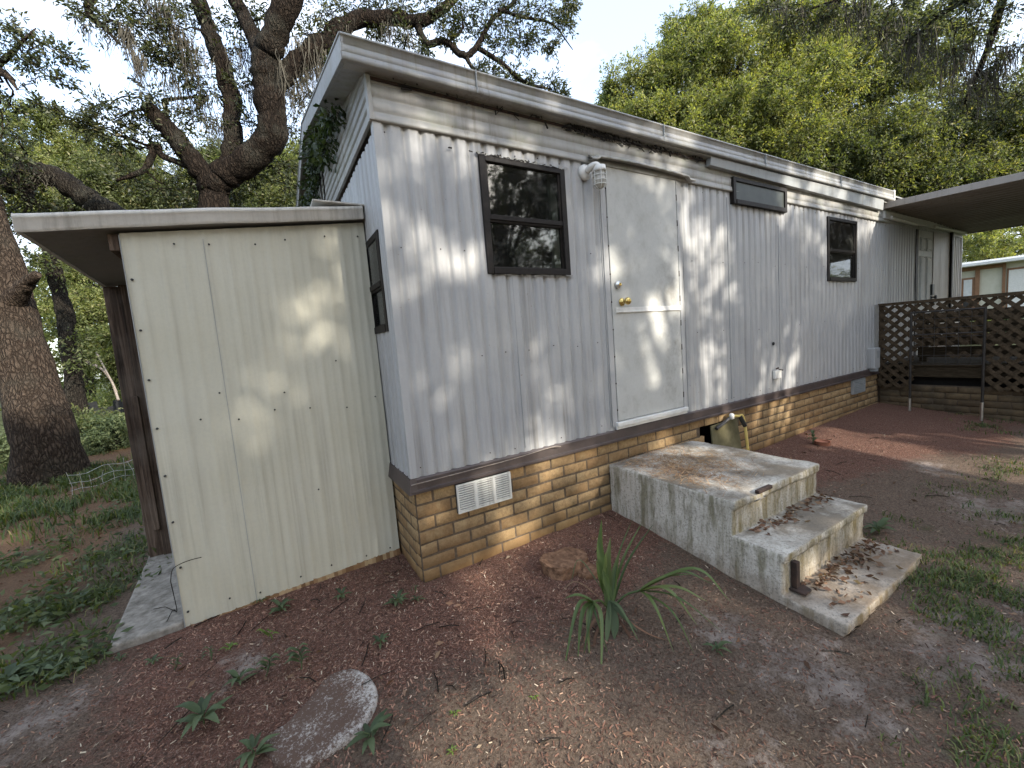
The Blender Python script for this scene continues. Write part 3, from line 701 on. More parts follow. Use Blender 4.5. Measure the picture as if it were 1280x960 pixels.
# far panelled door under the patio cover
x0, x1, z0, z1 = FDOOR
d = MB(); d.box(x0+.1, x1, -.02, .02, z0, z1); fd = d.build('door', M['door'], HOME, .003)
tag(fd, 'white six-panel door under the patio cover')
j = MB(); j.box(x0, x0+.1, -.028, .02, z0, z1); j.build('door_frame', M['bronze'], HOME)
for (a0, a1, c0, c1) in ((8.69, 8.91, 2.45, 2.66), (8.99, 9.21, 2.45, 2.66), (8.69, 8.91, 1.6, 2.36), (8.99, 9.21, 1.6, 2.36), (8.69, 8.91, .9, 1.45), (8.99, 9.21, .9, 1.45)):
    b = MB(); e = .03; b.box(a0, a1, -.022, -.02, c0, c1); b.box(a0+e, a1-e, -.034, -.022, c0+e, c1-e)
    b.box(a0, a1, -.03, -.022, c0, c0+.01); b.box(a0, a1, -.03, -.022, c1-.01, c1); b.box(a0, a0+.01, -.03, -.022, c0, c1); b.box(a1-.01, a1, -.03, -.022, c0, c1)
    b.build('door_panel', M['blind'], fd, .004)
b = MB(); b.lathe([(.03, 0), (.03, .01), (.012, .014), (.012, .045), (.03, .055), (.03, .08), (.01, .085)], (9.24, -.02, 1.68), 'y', 12); b.box(9.19, 9.29, -.06, -.02, 1.72, 1.9); b.box(9.17, 9.3, -.09, -.02, 1.58, 1.65); b.build('door_handle', M['black_plastic'], fd, .004)
b = MB(); b.box(9.32, 10.2, -.028, -.003, ZS, ZT); b.build('flat_panel', M['patio_pan'], HOME)
b = MB(); b.box(10.2, 10.26, -.06, -.003, ZS, 2.9); b.build('downspout', M['bronze'], HOME)
b = MB(); b.tube([(7.35, -.05, 2.85), (8.4, -.05, 2.83)], .03, 6); b.tube([(9.2, -.06, 2.85), (10.9, -.06, 2.86)], .03, 6); b.build('conduit', M['white_trim'], HOME)
# foundation vents
def vent(x0, x1, z0, z1, mat, sections=3):
    b = MB(); b.box(x0, x1, -.03, -.01, z0, z1); v = b.build('vent', M['black_hole'] if sections == 3 else mat, HOME)
    f = MB(); e = .012; f.box(x0, x1, -.042, -.028, z0, z0+e); f.box(x0, x1, -.042, -.028, z1-e, z1)
    w = (x1-x0)/sections
    for i in range(sections+1): f.box(max(x0, x0+i*w-.012), min(x1, x0+i*w+.012), -.044, -.028, z0+e, z1-e)
    f.build('vent_frame', mat, v, .002)
    s = MB(); n = 11 if sections == 3 else 7
    for k in range(n):
        zc = z0+e+(k+.5)*(z1-z0-2*e)/n; ph = (z1-z0-2*e)/n; s.box(x0+.008, x1-.008, -.043, -.031, zc-ph*.27, zc+ph*.27)
    s.build('louvers', mat, v)
    return v
tag(vent(.262, .670, .392, .586, M['vent_white']), 'white three-section louvred vent')
tag(vent(6.16, 6.54, .395, .589, M['vent_grey'], 1), 'grey metal vent')
# outlet box, spigot, utility box
b = MB(); b.box(4.15, 4.28, -.045, -.012, .84, .93); u = b.build('outlet_cover', M['white_trim'], HOME, .006)
b = MB(); b.tube([(4.2, -.03, .95), (4.16, -.07, .965)], .009, 6); b.tube([(4.24, -.03, .94), (4.26, -.07, .93)], .007, 6); b.build('outlet_latch', M['rust'], u)
b = MB(); b.lathe([(.018, 0), (.018, .01)], (4.17, -.012, 1.235), 'y', 8); b.build('wall_hole', M['black_hole'], HOME)
b = MB(); b.box(6.68, 6.87, -.1, -.01, .70, .99); ub = b.build('utility_box', M['siding'], HOME, .008)
b = MB(); b.box(6.75, 6.83, -.104, -.1, .85, .95); b.box(6.72, 6.78, -.11, -.02, .66, .70); b.build('box_window', M['vent_grey'], ub)
b = MB(); b.box(6.9, 7.03, -.03, -.003, .70, 1.6); b.build('flat_trim', M['siding_old'], HOME)
# ivy under the gable soffit
ivy = thing('ivy_vine', (-.1, 1.4, 3.2), 'dark ivy clump growing under the gable end soffit of the mobile home', 'vine')
cl = []
for y in np.linspace(.62, 3.2, 30):
    cl.append((-.09, y, rake(y)-.05-.03*rng.random(), .06+.05*rng.random()))
    if y > .8 and rng.random() < .7: cl.append((-.085, y+.05, rake(y)-.14-.10*rng.random(), .08))
    if y > 2.0 and rng.random() < .6: cl.append((-.08, y, rake(y)-.28-.2*rng.random(), .09))
pos, dd, sz, a, b_ = clusters_to_leaves(cl, 8, 4, .055, .9); dd[:, 2] -= .6
v, f = leaf_quads(pos, dd, sz, .5); npmesh('leaves', v, f, M['leaf_ivy'], ivy)
v, f = twig_cones(a, b_, np.full(len(a), .003)); npmesh('stems', v, f, M['bark_dark'], ivy)
b = MB(); q = [(-.06, 1.75+.1*math.cos(a), 3.05+.16*math.sin(a)) for a in np.linspace(0, 11, 40)]; b.tube(q, .006, 5, False); b.build('stems', M['bark_dark'], ivy)

# ------------------------------------------------------------------ lean-to shed
SHED = thing('lean_to_shed', (-.8, .47, 0), 'cream ribbed metal lean-to shed with a sloping roof and a wooden post', 'shed')
YS = .47; XL, XR = -1.276, -.022
def shed_panel():
    xs = np.arange(XL, XR+1e-6, .0095); zs = np.linspace(-.02, 1, 30)
    X, T = np.meshgrid(xs, zs, indexing='ij'); top = 2.21+.150*(X-XL)/(XR-XL); bot = -.03+.06*(X-XL)/(XR-XL)
    Z = bot+(top-bot)*np.clip(T, 0, 1)
    ph = ((X-XL)/.105) % 1; Y = YS-.0045*np.exp(-((ph-.5)/.13)**2)-.002*np.exp(-((ph-.05)/.05)**2)+.012*(fbm(X*1.5+5, Z*1.2, 3, 7)-.45)
    nz_ = len(zs); a = (np.arange(len(xs)-1)[:, None]*nz_+np.arange(nz_-1)).ravel()
    p = npmesh('front_panel', np.stack([X, Y, Z], -1).reshape(-1, 3), np.stack([a, a+nz_, a+nz_+1, a+1], 1), M['shed_metal'], SHED, True)
    b = MB()
    for x in (-.92,):
        for z in np.arange(.0, 2.2, .2): b.box(x-.0012, x+.0012, YS-.007, YS-.002, z, min(z+.2, 2.24))
    b.box(XL-.004, XL, YS-.008, YS+.03, -.02, 2.2); b.build('seam', M['vent_grey'], p)
    b = MB()
    for z in np.arange(.08, 2.2, .27): b.lathe([(.0065, 0), (.0065, .004), (.003, .006)], (XL+.022, YS-.006, z), 'y', 8)
    for x in np.arange(XL+.2, XR, .2):
        for z in (.07, 1.15, 2.15+.1*(x-XL)):
            b.lathe([(.0055, 0), (.0055, .004), (.003, .006)], (x+random.uniform(-.03, .03), YS-.008, z+random.uniform(-.03, .03)), 'y', 8)
    for q in ((-.95, 1.32), (-.62, 1.28), (-.3, 1.45), (-.5, .62)): b.lathe([(.0055, 0), (.0055, .004), (.003, .006)], (q[0], YS-.01, q[1]), 'y', 8)
    b.build('screws', M['black_plastic'], p)
    b = MB()
    for i in range(50):
        x = XL+(XR-XL)*i/50; z = -.03+.06*i/50; b.hexa([(x, YS-.012, z-.03), (x+.026, YS-.012, z-.03), (x+.026, YS, z-.03), (x, YS, z-.03), (x, YS-.010, z+random.uniform(.012, .034)), (x+.026, YS-.010, z+random.uniform(.012, .034)), (x+.026, YS, z+.02), (x, YS, z+.02)])
    b.build('rusted_edge', M['needles'], p)
shed_panel()
def sz_(x): return 2.185+.150*(x+1.65)/1.276     # underside of roof
b = MB(); YB = 1.80
b.hexa([(-1.625, YS-.05, sz_(-1.66)), (-.02, YS-.05, sz_(-.02)), (-.02, YB, sz_(-.02)-.01), (-1.66, YB, sz_(-1.66)-.05), (-1.625, YS-.05, sz_(-1.66)+.03), (-.02, YS-.05, sz_(-.02)+.03), (-.02, YB, sz_(-.02)+.02), (-1.66, YB, sz_(-1.66)-.02)])
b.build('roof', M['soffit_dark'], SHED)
b = MB(); xs = np.linspace(-1.632, -.03, 24)
V = []
for x in xs:
    wv = .003*math.sin(x*5)+.0015*math.sin(x*13)
    for (h, y) in ((-.006, -.055), (.006, -.064), (.05, -.060), (.056, -.066), (.076, -.066), (.082, -.05), (.082, .03)): V.append((x, YS+y, sz_(x)+h+wv))
a = (np.arange(23)[:, None]*7+np.arange(6)).ravel(); npmesh('fascia', V, np.stack([a, a+7, a+8, a+1], 1), M['shed_trim'], SHED)
b = MB(); b.hexa([(-1.636, YS-.06, sz_(-1.66)-.004), (-1.616, YS-.06, sz_(-1.66)-.004), (-1.655, YB, sz_(-1.66)-.055), (-1.675, YB, sz_(-1.66)-.055), (-1.636, YS-.06, sz_(-1.66)+.08), (-1.616, YS-.06, sz_(-1.66)+.08), (-1.655, YB, sz_(-1.66)+.0), (-1.675, YB, sz_(-1.66)+.0)])
b.box(-.33, -.015, YS-.07, YS+.3, 2.45, 2.462)
b.build('eave_trim', M['shed_trim'], SHED, .003)
MB().hexa([(-1.325, YS+.0, 2.12), (-1.28, YS, 2.12), (-1.28, YB, 2.08), (-1.325, YB, 2.08), (-1.325, YS, 2.205), (-1.28, YS, 2.205), (-1.28, YB, 2.165), (-1.325, YB, 2.165)]).build('rafter', M['wood_post'], SHED, .003)
b = MB(); b.box(-1.655, -1.565, 1.66, 1.75, .0, 2.12); b.box(-1.565, -1.50, 1.64, 1.70, 0.0, 2.13); b.box(-1.60, -1.555, 1.62, 1.66, .25, 1.3)
b.build('post', M['wood_post'], SHED, .006)
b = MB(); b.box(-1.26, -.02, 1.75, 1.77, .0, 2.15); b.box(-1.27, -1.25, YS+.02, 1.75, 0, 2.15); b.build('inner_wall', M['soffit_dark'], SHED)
SL = thing('concrete_slab', (-1.4, 1.0, 0), 'worn grey concrete slab sticking out along the left side of the cream shed', 'concrete slab')
def slab():
    import bmesh
    bm = bmesh.new()
    bl = [(-1.60, .44), (-1.285, .452), (-1.268, YS+.03), (-.1, YS+.03), (-.1, 1.85), (-1.68, 1.85)]
    vs = [bm.verts.new((x-(-1.4), y-1.0, z)) for z in (-.2, .035) for x, y in bl]; n = len(bl)
    bm.faces.new(vs[:n][::-1]); bm.faces.new(vs[n:])
    for i in range(n): bm.faces.new((vs[i], vs[(i+1) % n], vs[n+(i+1) % n], vs[n+i]))
    me = bpy.data.meshes.new('slab'); bm.to_mesh(me); bm.free(); o = link('slab', me, M['concrete_slab'], SL)
    bv = o.modifiers.new('b', 'BEVEL'); bv.width = .015; bv.segments = 3
slab()
b = MB(); b.tube(catmull([(-1.30, .43, .30), (-1.285, .43, .36), (-1.25, .42, .385), (-1.20, .43, .39), (-1.15, .44, .385)], 5), .0022, 5); b.tube(catmull([(-1.30, .43, .30), (-1.33, .6, .1), (-1.32, .55, .06), (-1.35, .62, .045), (-1.36, .50, .045)], 5), .0022, 5); b.tube([(-1.33, .58, .05), (-1.4, .7, .042), (-1.46, .72, .042)], .0018, 5)
tag(b.build('dead_vine', M['bark_dark']), 'thin dry vine twig curling over the shed corner above the slab', 'twig')

# ------------------------------------------------------------------ concrete steps
ST = thing('concrete_steps', (2.15, 0, 0), 'three stained whitewashed concrete steps below the white door', 'steps')
def steps():
    import bmesh
    x0, x1 = 1.615, 2.69
    pr = [(.0, -.3), (.0, .42), (-1.065, .42), (-1.065, .365), (-1.045, .36), (-1.045, .195), (-1.345, .195), (-1.345, .145), (-1.325, .14), (-1.325, -.045), (-1.63, -.045), (-1.63, -.1), (-1.615, -.105), (-1.615, -.36)]
    V = []; 
    bm = bmesh.new(); n = len(pr)
    a = [bm.verts.new((x0-2.15, y-.012, z)) for y, z in pr]; c = [bm.verts.new((x1-2.15, y-.012, z)) for y, z in pr]
    bm.faces.new(a); bm.faces.new(c[::-1])
    for i in range(n): bm.faces.new((a[i], c[i], c[(i+1) % n], a[(i+1) % n]))
    bmesh.ops.recalc_face_normals(bm, faces=bm.faces)
    bmesh.ops.bevel(bm, geom=[e for e in bm.edges if e.calc_face_angle(0) > .5], offset=.016, segments=3, affect='EDGES', profile=.6)
    bmesh.ops.triangulate(bm, faces=[f for f in bm.faces if len(f.verts) > 4])
    for it in range(4): bmesh.ops.subdivide_edges(bm, edges=[e for e in bm.edges if e.calc_length() > .035], cuts=1, use_grid_fill=True)
    bmesh.ops.triangulate(bm, faces=[f for f in bm.faces if len(f.verts) > 4])
    from mathutils import noise as mn
    bm.normal_update()
    for v in bm.verts:
        q = v.co*5; v.co += v.normal*(.009*mn.noise(q)+.006*mn.noise(q*4)+.003*mn.noise(q*11))
        # broken lip of the lowest step and of the top tread
        if v.co.x > .40 and v.co.z < -.05 and v.co.y < -1.58: v.co.y += .022*max(0, mn.noise(q*2)+.4)
        if -.36 < v.co.x < -.19 and .38 < v.co.z and v.co.y < -1.06: v.co.z -= .018
    me = bpy.data.meshes.new('steps'); bm.to_mesh(me); bm.free()
    link('steps', me, M['steps'], ST, True)
steps()
b = MB(); b.box(1.70, 1.738, -1.372, -1.342, -.03, .13); b.hexa([(1.685, -1.42, -.034), (1.76, -1.42, -.034), (1.79, -1.34, -.034), (1.68, -1.34, -.034), (1.685, -1.42, -.022), (1.76, -1.42, -.022), (1.79, -1.34, -.022), (1.68, -1.34, -.022)])
b.build('rail_bracket', M['rust'], ST, .003)
b = MB(); b.box(1.86, 2.02, -1.088, -1.06, .405, .428); b.build('rusty_strip', M['rust'], ST, .004)
def scatter_strips(name, n, fpos, mat, lmin, lmax, w, parent=None, tilt=.25):
    p = np.array([fpos() for i in range(n)]); an = rng.uniform(0, 2*PI, n)
    d = np.stack([np.cos(an), np.sin(an), rng.normal(size=n)*tilt], 1); L = rng.uniform(lmin, lmax, n)
    s = unit(np.stack([-np.sin(an), np.cos(an), rng.normal(size=n)*tilt*1.5], 1)); ww = (rng.uniform(.5, 1, n)*w)[:, None]
    v = np.empty((n, 4, 3), np.float32); a = p-d*L[:, None]/2; c = p+d*L[:, None]/2
    v[:, 0] = a-s*ww/2; v[:, 1] = a+s*ww/2; v[:, 2] = c+s*ww*.3; v[:, 3] = c-s*ww*.3
    o = npmesh(name, v.reshape(-1, 3), np.arange(4*n).reshape(n, 4), M[mat], parent); return o
def on_top():
    while True:
        x = 1.95+random.gauss(0, .22); y = -.42+random.gauss(0, .26)
        if 1.63 < x < 2.66 and -1.0 < y < -.03: return (x, y, .424+abs(random.gauss(0, .006)))
tag(scatter_strips('pine_needles', 2300, on_top, 'needles', .02, .09, .004), 'brown pine needles and bark bits heaped on the top concrete step', 'leaf litter', kind='stuff')
def on_step():
    if random.random() < .5: return (random.uniform(1.8, 2.6), -1.37-abs(random.gauss(0, .05)), -.035+abs(random.gauss(0, .012)))
    if random.random() < .6: return (random.uniform(1.75, 2.66), -1.085-abs(random.gauss(0, .06)), .204+abs(random.gauss(0, .006)))
    return (random.uniform(1.66, 2.66), random.uniform(-1.6, -1.36), -.035)
pos = np.array([on_step() for i in range(330)]); dd = rng.normal(size=(330, 3)); dd[:, 2] *= .2
v, f = leaf_quads(pos, dd, rng.uniform(.025, .06, 330), .45, .12); tag(npmesh('fallen_leaves', v, f, M['leaf_dry']), 'dry reddish leaves caught on the two lower concrete steps', 'leaf litter', kind='stuff')

# hatch board, black pipe and yellow pole beside the steps
b = MB(); b.hexa([(2.93, -.10, .02), (3.44, -.085, .02), (3.44, -.065, .02), (2.93, -.08, .02), (2.99, -.022, .50), (3.43, -.022, .52), (3.43, -.004, .52), (2.99, -.004, .50)])
tag(b.build('hatch_board', M['panel_board'], None, .004), 'mossy plywood board leaning over the crawl space opening behind the steps', 'board')
b = MB(); b.tube(catmull([(3.24, -.05, .56), (3.36, -.08, .55), (3.42, -.1, .50), (3.47, -.12, .02)], 6), .014, 8); yp = b.build('garden_pole', M['yellow'], None)
tag(yp, 'yellow pole with a black handle leaning on the brick beside the steps', 'pole')
b = MB(); b.tube([(3.02, -.055, .475), (3.14, -.06, .515), (3.26, -.055, .555)], .017, 8); b.tube([(3.37, -.085, .55), (3.43, -.105, .44)], .022, 8); b.build('handle', M['black_plastic'], yp)
b = MB(); b.lathe([(.012, -.03), (.024, -.02), (.024, .02), (.012, .03)], (3.25, -.075, .565), 'z', 10); b.build('white_fitting', M['white_trim'], yp, smooth=True)

# ------------------------------------------------------------------ patio cover, deck, lattice, rail
PC = thing('patio_cover', (9, -1.6, 2.9), 'brown ribbed metal patio cover over the far end of the home', 'patio cover')
n = 170; xs = np.linspace(7.13, 11.15, n); V = []
for x in xs:
    ph = (x % .16)/.16; dz = .02 if ph < .55 else -.012
    for y in (-.02, -2.7, -5.6): V.append((x, y, 2.985-.045*abs(y)+dz-.024*(x-7.13)))  # outer length is added out of view to keep sky light off the deck
a = (np.arange(n-1)[:, None]*3+np.arange(2)).ravel(); npmesh('roof_pan', V, np.stack([a, a+3, a+4, a+1], 1), M['patio_pan'], PC)
def patio_edge(x, dz, w, h, y1=-5.6):
    return [(x-w, .0, 2.985+dz-.024*(x-7.13)), (x+w, .0, 2.985+dz-.024*(x-7.13)), (x+w, y1, 2.985+dz-.045*5.6-.024*(x-7.13)), (x-w, y1, 2.985+dz-.045*5.6-.024*(x-7.13))]
b = MB()
for x in (7.13, 11.15):
    lo = patio_edge(x, -.03, .02, 0); hi = [(p[0], p[1], p[2]+.085) for p in lo]; b.hexa(lo+hi)
b.box(7.15, 11.13, -5.63, -5.6, 2.62, 2.76); b.build('edge_beam', M['patio_pan'], PC, .004)
b = MB(); b.box(7.15, 11.13, -.05, -.024, 2.83, 2.93); b.build('ledger', M['white_trim'], PC)
for x in (7.3, 11.0): MB().box(x-.04, x+.04, -5.56, -5.48, -.2, 2.66).build('post', M['patio_pan'], PC)  # unseen posts under the added outer length of the roof
DK = thing('deck', (7.1, -1, 0), 'dark weathered wooden deck on a low tan brick wall by the far door', 'deck')
brickpart('brick_base', DK, [bricks(3.2, (0, -1, 0), (-1, 0, 0), -.1, .43, (7.10, -.02, 0), (), 9)], 'brick_shaded')
MB().box(7.106, 7.2, -3.2, -.02, -.2, .43).build('mortar', M['mortar'], DK)
b = MB(); b.box(7.12, 7.16, -3.2, -.03, .55, .70); b.build('joist', M['deck_wood'], DK)
MB().box(7.3, 7.34, -3.2, -.03, .3, .62).build('joist', M['black_hole'], DK)  # black plate closing the gap over the bricks, stands in for under-deck darkness
b = MB()
for i in range(24): b.box(7.1+i*.142, 7.1+i*.142+.136, -3.2, -.03, .70, .735)
b.build('deck_boards', M['deck_wood'], DK, .003)
b = MB()
for z in (.80, .96, 1.12, 1.28): b.box(7.42, 7.45, -3.2, -.35, z, z+.145)
for y in (-.4, -1.4, -2.4): b.box(7.45, 7.53, y-.04, y+.04, .735, 1.42)
b.build('back_boards', M['deck_wood'], DK, .003)
LT = thing('lattice_fence', (7.04, -1.2, .5), 'broken dark wooden lattice fence in front of the deck', 'fence')
def lattice():
    b = MB(); y0, y1, z0, z1 = -3.1, -.02, .40, 1.575; sp = .138
    hole = lambda y, z: (-1.06 < y < -.42 and z < .86+.05*math.sin(y*9)) or (-1.0 < y < -.5 and .9 < z < .98)
    for sgn, x in ((1, 7.030), (-1, 7.044)):
        c = -6.
        while c < 6:
            c += sp
            # line z = z0 + sgn*(y - y0) + c
            seg = []
            for k in range(161):
                y = y0+(y1-y0)*k/160; z = z0+sgn*(y-y0)+c
                ok = z0 <= z <= z1 and not hole(y, z)
                if ok: seg.append((x, y, z))
                if (not ok or k == 160) and seg:
                    if len(seg) > 2: b.bar(seg[0], seg[-1], .038, .008, up=(1, 0, 0)) if False else b.bar(seg[0], seg[-1], .008, .046, up=(0, 0, 1))
                    seg = []
    b.build('lattice_panel', M['lattice_wood'], LT)
    r = MB(); r.hexa([(7.015, -3.1, 1.545), (7.075, -3.1, 1.545), (7.075, -.02, 1.575), (7.015, -.02, 1.575), (7.015, -3.1, 1.59), (7.075, -3.1, 1.59), (7.075, -.02, 1.615), (7.015, -.02, 1.615)])
    r.build('top_rail', M['lattice_wood'], LT, .004)
    MB().box(7.05, 7.10, -.07, -.025, .40, 1.575).build('end_post', M['lattice_wood'], LT, .004)
    for y in (-1.45, -2.9): MB().box(7.052, 7.14, y-.045, y+.045, .2, 1.56).build('post', M['lattice_wood'], LT, .004)
lattice()
PR = thing('pipe_railing', (6.85, -.75, .1), 'thin dark metal pipe rail standing before the lattice fence', 'railing')
b = MB(); b.tube([(6.85, -.42, 1.45), (6.85, -1.10, 1.44)], .012, 8); b.tube([(6.85, -.44, 1.15), (6.85, -1.09, 1.15)], .008, 6); b.build('rail', M['dark_metal'], PR)
for y in (-.43, -1.10): MB().tube([(6.85, y, .06), (6.85, y, 1.45)], .014, 8).build('post', M['dark_metal'], PR)
b = MB()
for y in np.arange(-.55, -1.05, -.11): b.tube([(6.85, y, .75), (6.85, y, 1.44)], .003, 4)
for z in np.arange(.75, 1.4, .12): b.tube([(6.85, -.44, z), (6.85, -1.09, z)], .003, 4)
b.build('wire_mesh', M['dark_metal'], PR)
for y in (-.43, -1.10): b = MB(); b.tube([(6.846, y, .05), (6.846, y, .28)], .017, 8); b.build('post_sleeve', M['chrome'], PR)

# small potted thing and stump by the brick, far side of the steps
q = G(1028, 556); b = MB(); b.lathe([(.05, 0), (.075, .1), (.08, .105), (.07, .105), (.065, .09)], (q[0], q[1], q[2]-.06), 'z', 14)
tag(b.build('broken_pot', M['clay_pot'], None), 'half-buried reddish clay pot in the mulch near the far brick wall', 'pot')

# ------------------------------------------------------------------ rocks, stepping stone
def rock(name, c, r, label, seed, mat='rough_rock', cat='rock'):
    import bmesh
    from mathutils import noise as mn
    bm = bmesh.new(); bmesh.ops.create_icosphere(bm, subdivisions=5, radius=1)
    for v in bm.verts:
        q = v.co*1.3+Vector((seed, 0, 0)); k = 1+.22*mn.noise(q)+.07*mn.noise(q*3)+.06*mn.noise(q*9)
        v.co = Vector((v.co.x*r[0], v.co.y*r[1], max(-.5, min(v.co.z*2.2, .62+.10*mn.noise(q*2)))*r[2]))*k
    me = bpy.data.meshes.new(name); bm.to_mesh(me); bm.free(); o = link(name, me, M[mat], None, True); o.location = tuple(c)
    return tag(o, label, cat)
q = G(709, 710); rock('rock', (q[0], q[1]+.02, q[2]+.0), (.17, .12, .105), 'flat rust-brown rock lying in the mulch before the brick skirt', 3)
q = G(734, 718); rock('rock', (q[0]+.01, q[1], q[2]-.01), (.065, .06, .07), 'small round brown rock touching the bigger rock beside the palm', 8)
def stepping_stone():
    o = [G(*q)[:2] for q in [(350, 958), (334, 938), (338, 921), (358, 908), (378, 886), (394, 866), (409, 847), (424, 840), (441, 838), (456, 844), (468, 858), (471, 876), (463, 896), (447, 917), (422, 936), (402, 950), (378, 960)]]
    o = np.array(o); cp = catmull([*o, o[0]], 5)[:-1][:, :2]; c = cp.mean(0)
    import bmesh
    n = len(cp); V = []; Fs = []; rim = []
    rings = [(1.03, -.07, 1), (1.03, .02, 1), (1.01, .036, 1), (.96, .042, 1), (.86, .040, .55), (.65, .038, .15), (.35, .04, 0), (.05, .04, 0), (.001, .04, 0)]
    z0 = float(gz(c[0], c[1]))
    for k, z, rm in rings:
        for p in cp:
            q = c+(p-c)*k; right = max(0, min(1, .35+((q-c)@np.array([.8, -.5]))/.25))
            V.append((q[0], q[1], z0+z*.8-.018-(q[1]-c[1])*-.05+.012*(float(fbm(np.array(q[0]*16), np.array(q[1]*16), 4, 4))-.45))); rim.append(rm*right)
    for r in range(len(rings)-1):
        for i in range(n): Fs.append((r*n+i, r*n+(i+1) % n, (r+1)*n+(i+1) % n, (r+1)*n+i))
    ob = npmesh('stepping_stone', V, Fs, M['stone'], None, True)
    a = ob.data.attributes.new('rim', 'FLOAT', 'POINT'); a.data.foreach_set('value', np.array(rim, np.float32))
    tag(ob, 'kidney-shaped pale concrete stepping stone crusted with dirt in the foreground', 'stepping stone')
stepping_stone()

# ------------------------------------------------------------------ plants near the camera
def ribbon(mb, pts, width, seg=8, foldk=.25, peak=.4):
    cp = catmull(pts, seg); n = len(cp); T = np.gradient(cp, axis=0); T = unit(T)
    side = unit(np.cross(T, np.array([0, 0, 1.])+1e-3)); nn = np.cross(side, T); vs = []; fs = []
    for i in range(n):
        t_ = i/(n-1); w = width*max(.04, (math.sin(PI*min(1, .08+t_**peak*.92)))**.8)
        vs += [cp[i]-side[i]*w/2+nn[i]*w*foldk, cp[i], cp[i]+side[i]*w/2+nn[i]*w*foldk]
        if i: k = 3*(i-1); fs += [(k, k+1, k+4, k+3), (k+1, k+2, k+5, k+4)]
    mb.add(vs, fs)
def palmetto():
    base = G(763, 768); root = thing('palmetto', base, 'young green palmetto with drooping fan leaves growing beside the steps', 'palm')
    def T(px, py, t): return P(px, py, t)
    hubR = T(800, 738, 2.28); hubL = T(741, 752, 2.2); b0 = base+[0, 0, .02]
    b = MB()
    for tip, mid, w in [((752, 650, 2.34), (752, 705, 2.33), .05), ((745, 700, 2.3), (750, 730, 2.3), .03), ((763, 672, 2.38), (760, 715, 2.34), .045), ((774, 690, 2.36), (768, 725, 2.33), .045), ((803, 652, 2.48), (779, 700, 2.38), .016), ((818, 653, 2.5), (784, 705, 2.38), .016), ((790, 650, 2.46), (772, 700, 2.36), .012), ((757, 690, 2.28), (758, 725, 2.3), .035)]:
        ribbon(b, [b0+rng.normal(size=3)*.008, T(*mid), T(*tip)], w, 8, .3, .9)
    b.build('spear_leaf', M['leaf_palm'], root, smooth=True)
    b = MB()
    for mid, tip, w in [((868, 712, 2.15), (913, 752, 2.05), .032), ((850, 716, 2.2), (890, 730, 2.15), .03), ((845, 735, 2.15), (884, 752, 2.05), .03), ((835, 738, 2.1), (872, 782, 1.98), .026), ((818, 757, 2.1), (842, 815, 2.0), .02), ((848, 748, 2.05), (905, 792, 1.92), .016), ((840, 765, 2.05), (868, 818, 1.95), .014), ((832, 722, 2.22), (866, 718, 2.2), .03)]:
        ribbon(b, [hubR, T(*mid), T(*tip)], w, 8, .3, .6)
    b.tube(catmull([b0, (b0+hubR)/2+[0, 0, .03], hubR], 5), .006, 5); b.build('fan_leaf', M['leaf_palm'], root, smooth=True)
    b = MB()
    for mid, tip, w in [((722, 760, 2.1), (703, 848, 1.98), .024), ((728, 768, 2.1), (722, 828, 2.02), .026), ((735, 775, 2.1), (738, 835, 2.03), .022), ((752, 775, 2.08), (751, 864, 1.93), .022), ((722, 745, 2.18), (706, 748, 2.16), .03), ((745, 770, 2.12), (763, 828, 2.03), .014), ((738, 772, 2.1), (729, 822, 2.04), .02)]:
        ribbon(b, [hubL, T(*mid), T(*tip)], w, 8, .3, .6)
    b.tube(catmull([b0, (b0+hubL)/2+[0, 0, .03], hubL], 5), .006, 5); b.build('fan_leaf', M['leaf_palm'], root, smooth=True)
    b = MB()
    for mid, tip, w in [((775, 760, 2.2), (800, 805, 2.08), .018), ((780, 772, 2.18), (797, 790, 2.12), .03), ((768, 780, 2.18), (768, 800, 2.12), .05), ((760, 785, 2.16), (758, 805, 2.1), .03), ((725, 700, 2.45), (713, 732, 2.4), .008)]:
        ribbon(b, [b0+[0, 0, .06], T(*mid), T(*tip)], w, 6, .25, .8)
    b.build('basal_leaf', M['leaf_weed'], root, smooth=True)
    b = MB()
    for mid, tip, w in [((735, 790, 2.15), (726, 850, 2.02), .02), ((790, 800, 2.12), (812, 838, 2.03), .018), ((745, 795, 2.12), (742, 838, 2.04), .016), ((722, 728, 2.3), (700, 742, 2.25), .012), ((805, 790, 2.14), (838, 802, 2.1), .014)]:
        ribbon(b, [b0+[0, 0, .02], T(*mid), T(*tip)], w, 6, .25, .8)
    tag(b.build('dead_leaf', M['leaf_dry'], root, smooth=True), 'dry brown drooping blades')
palmetto()
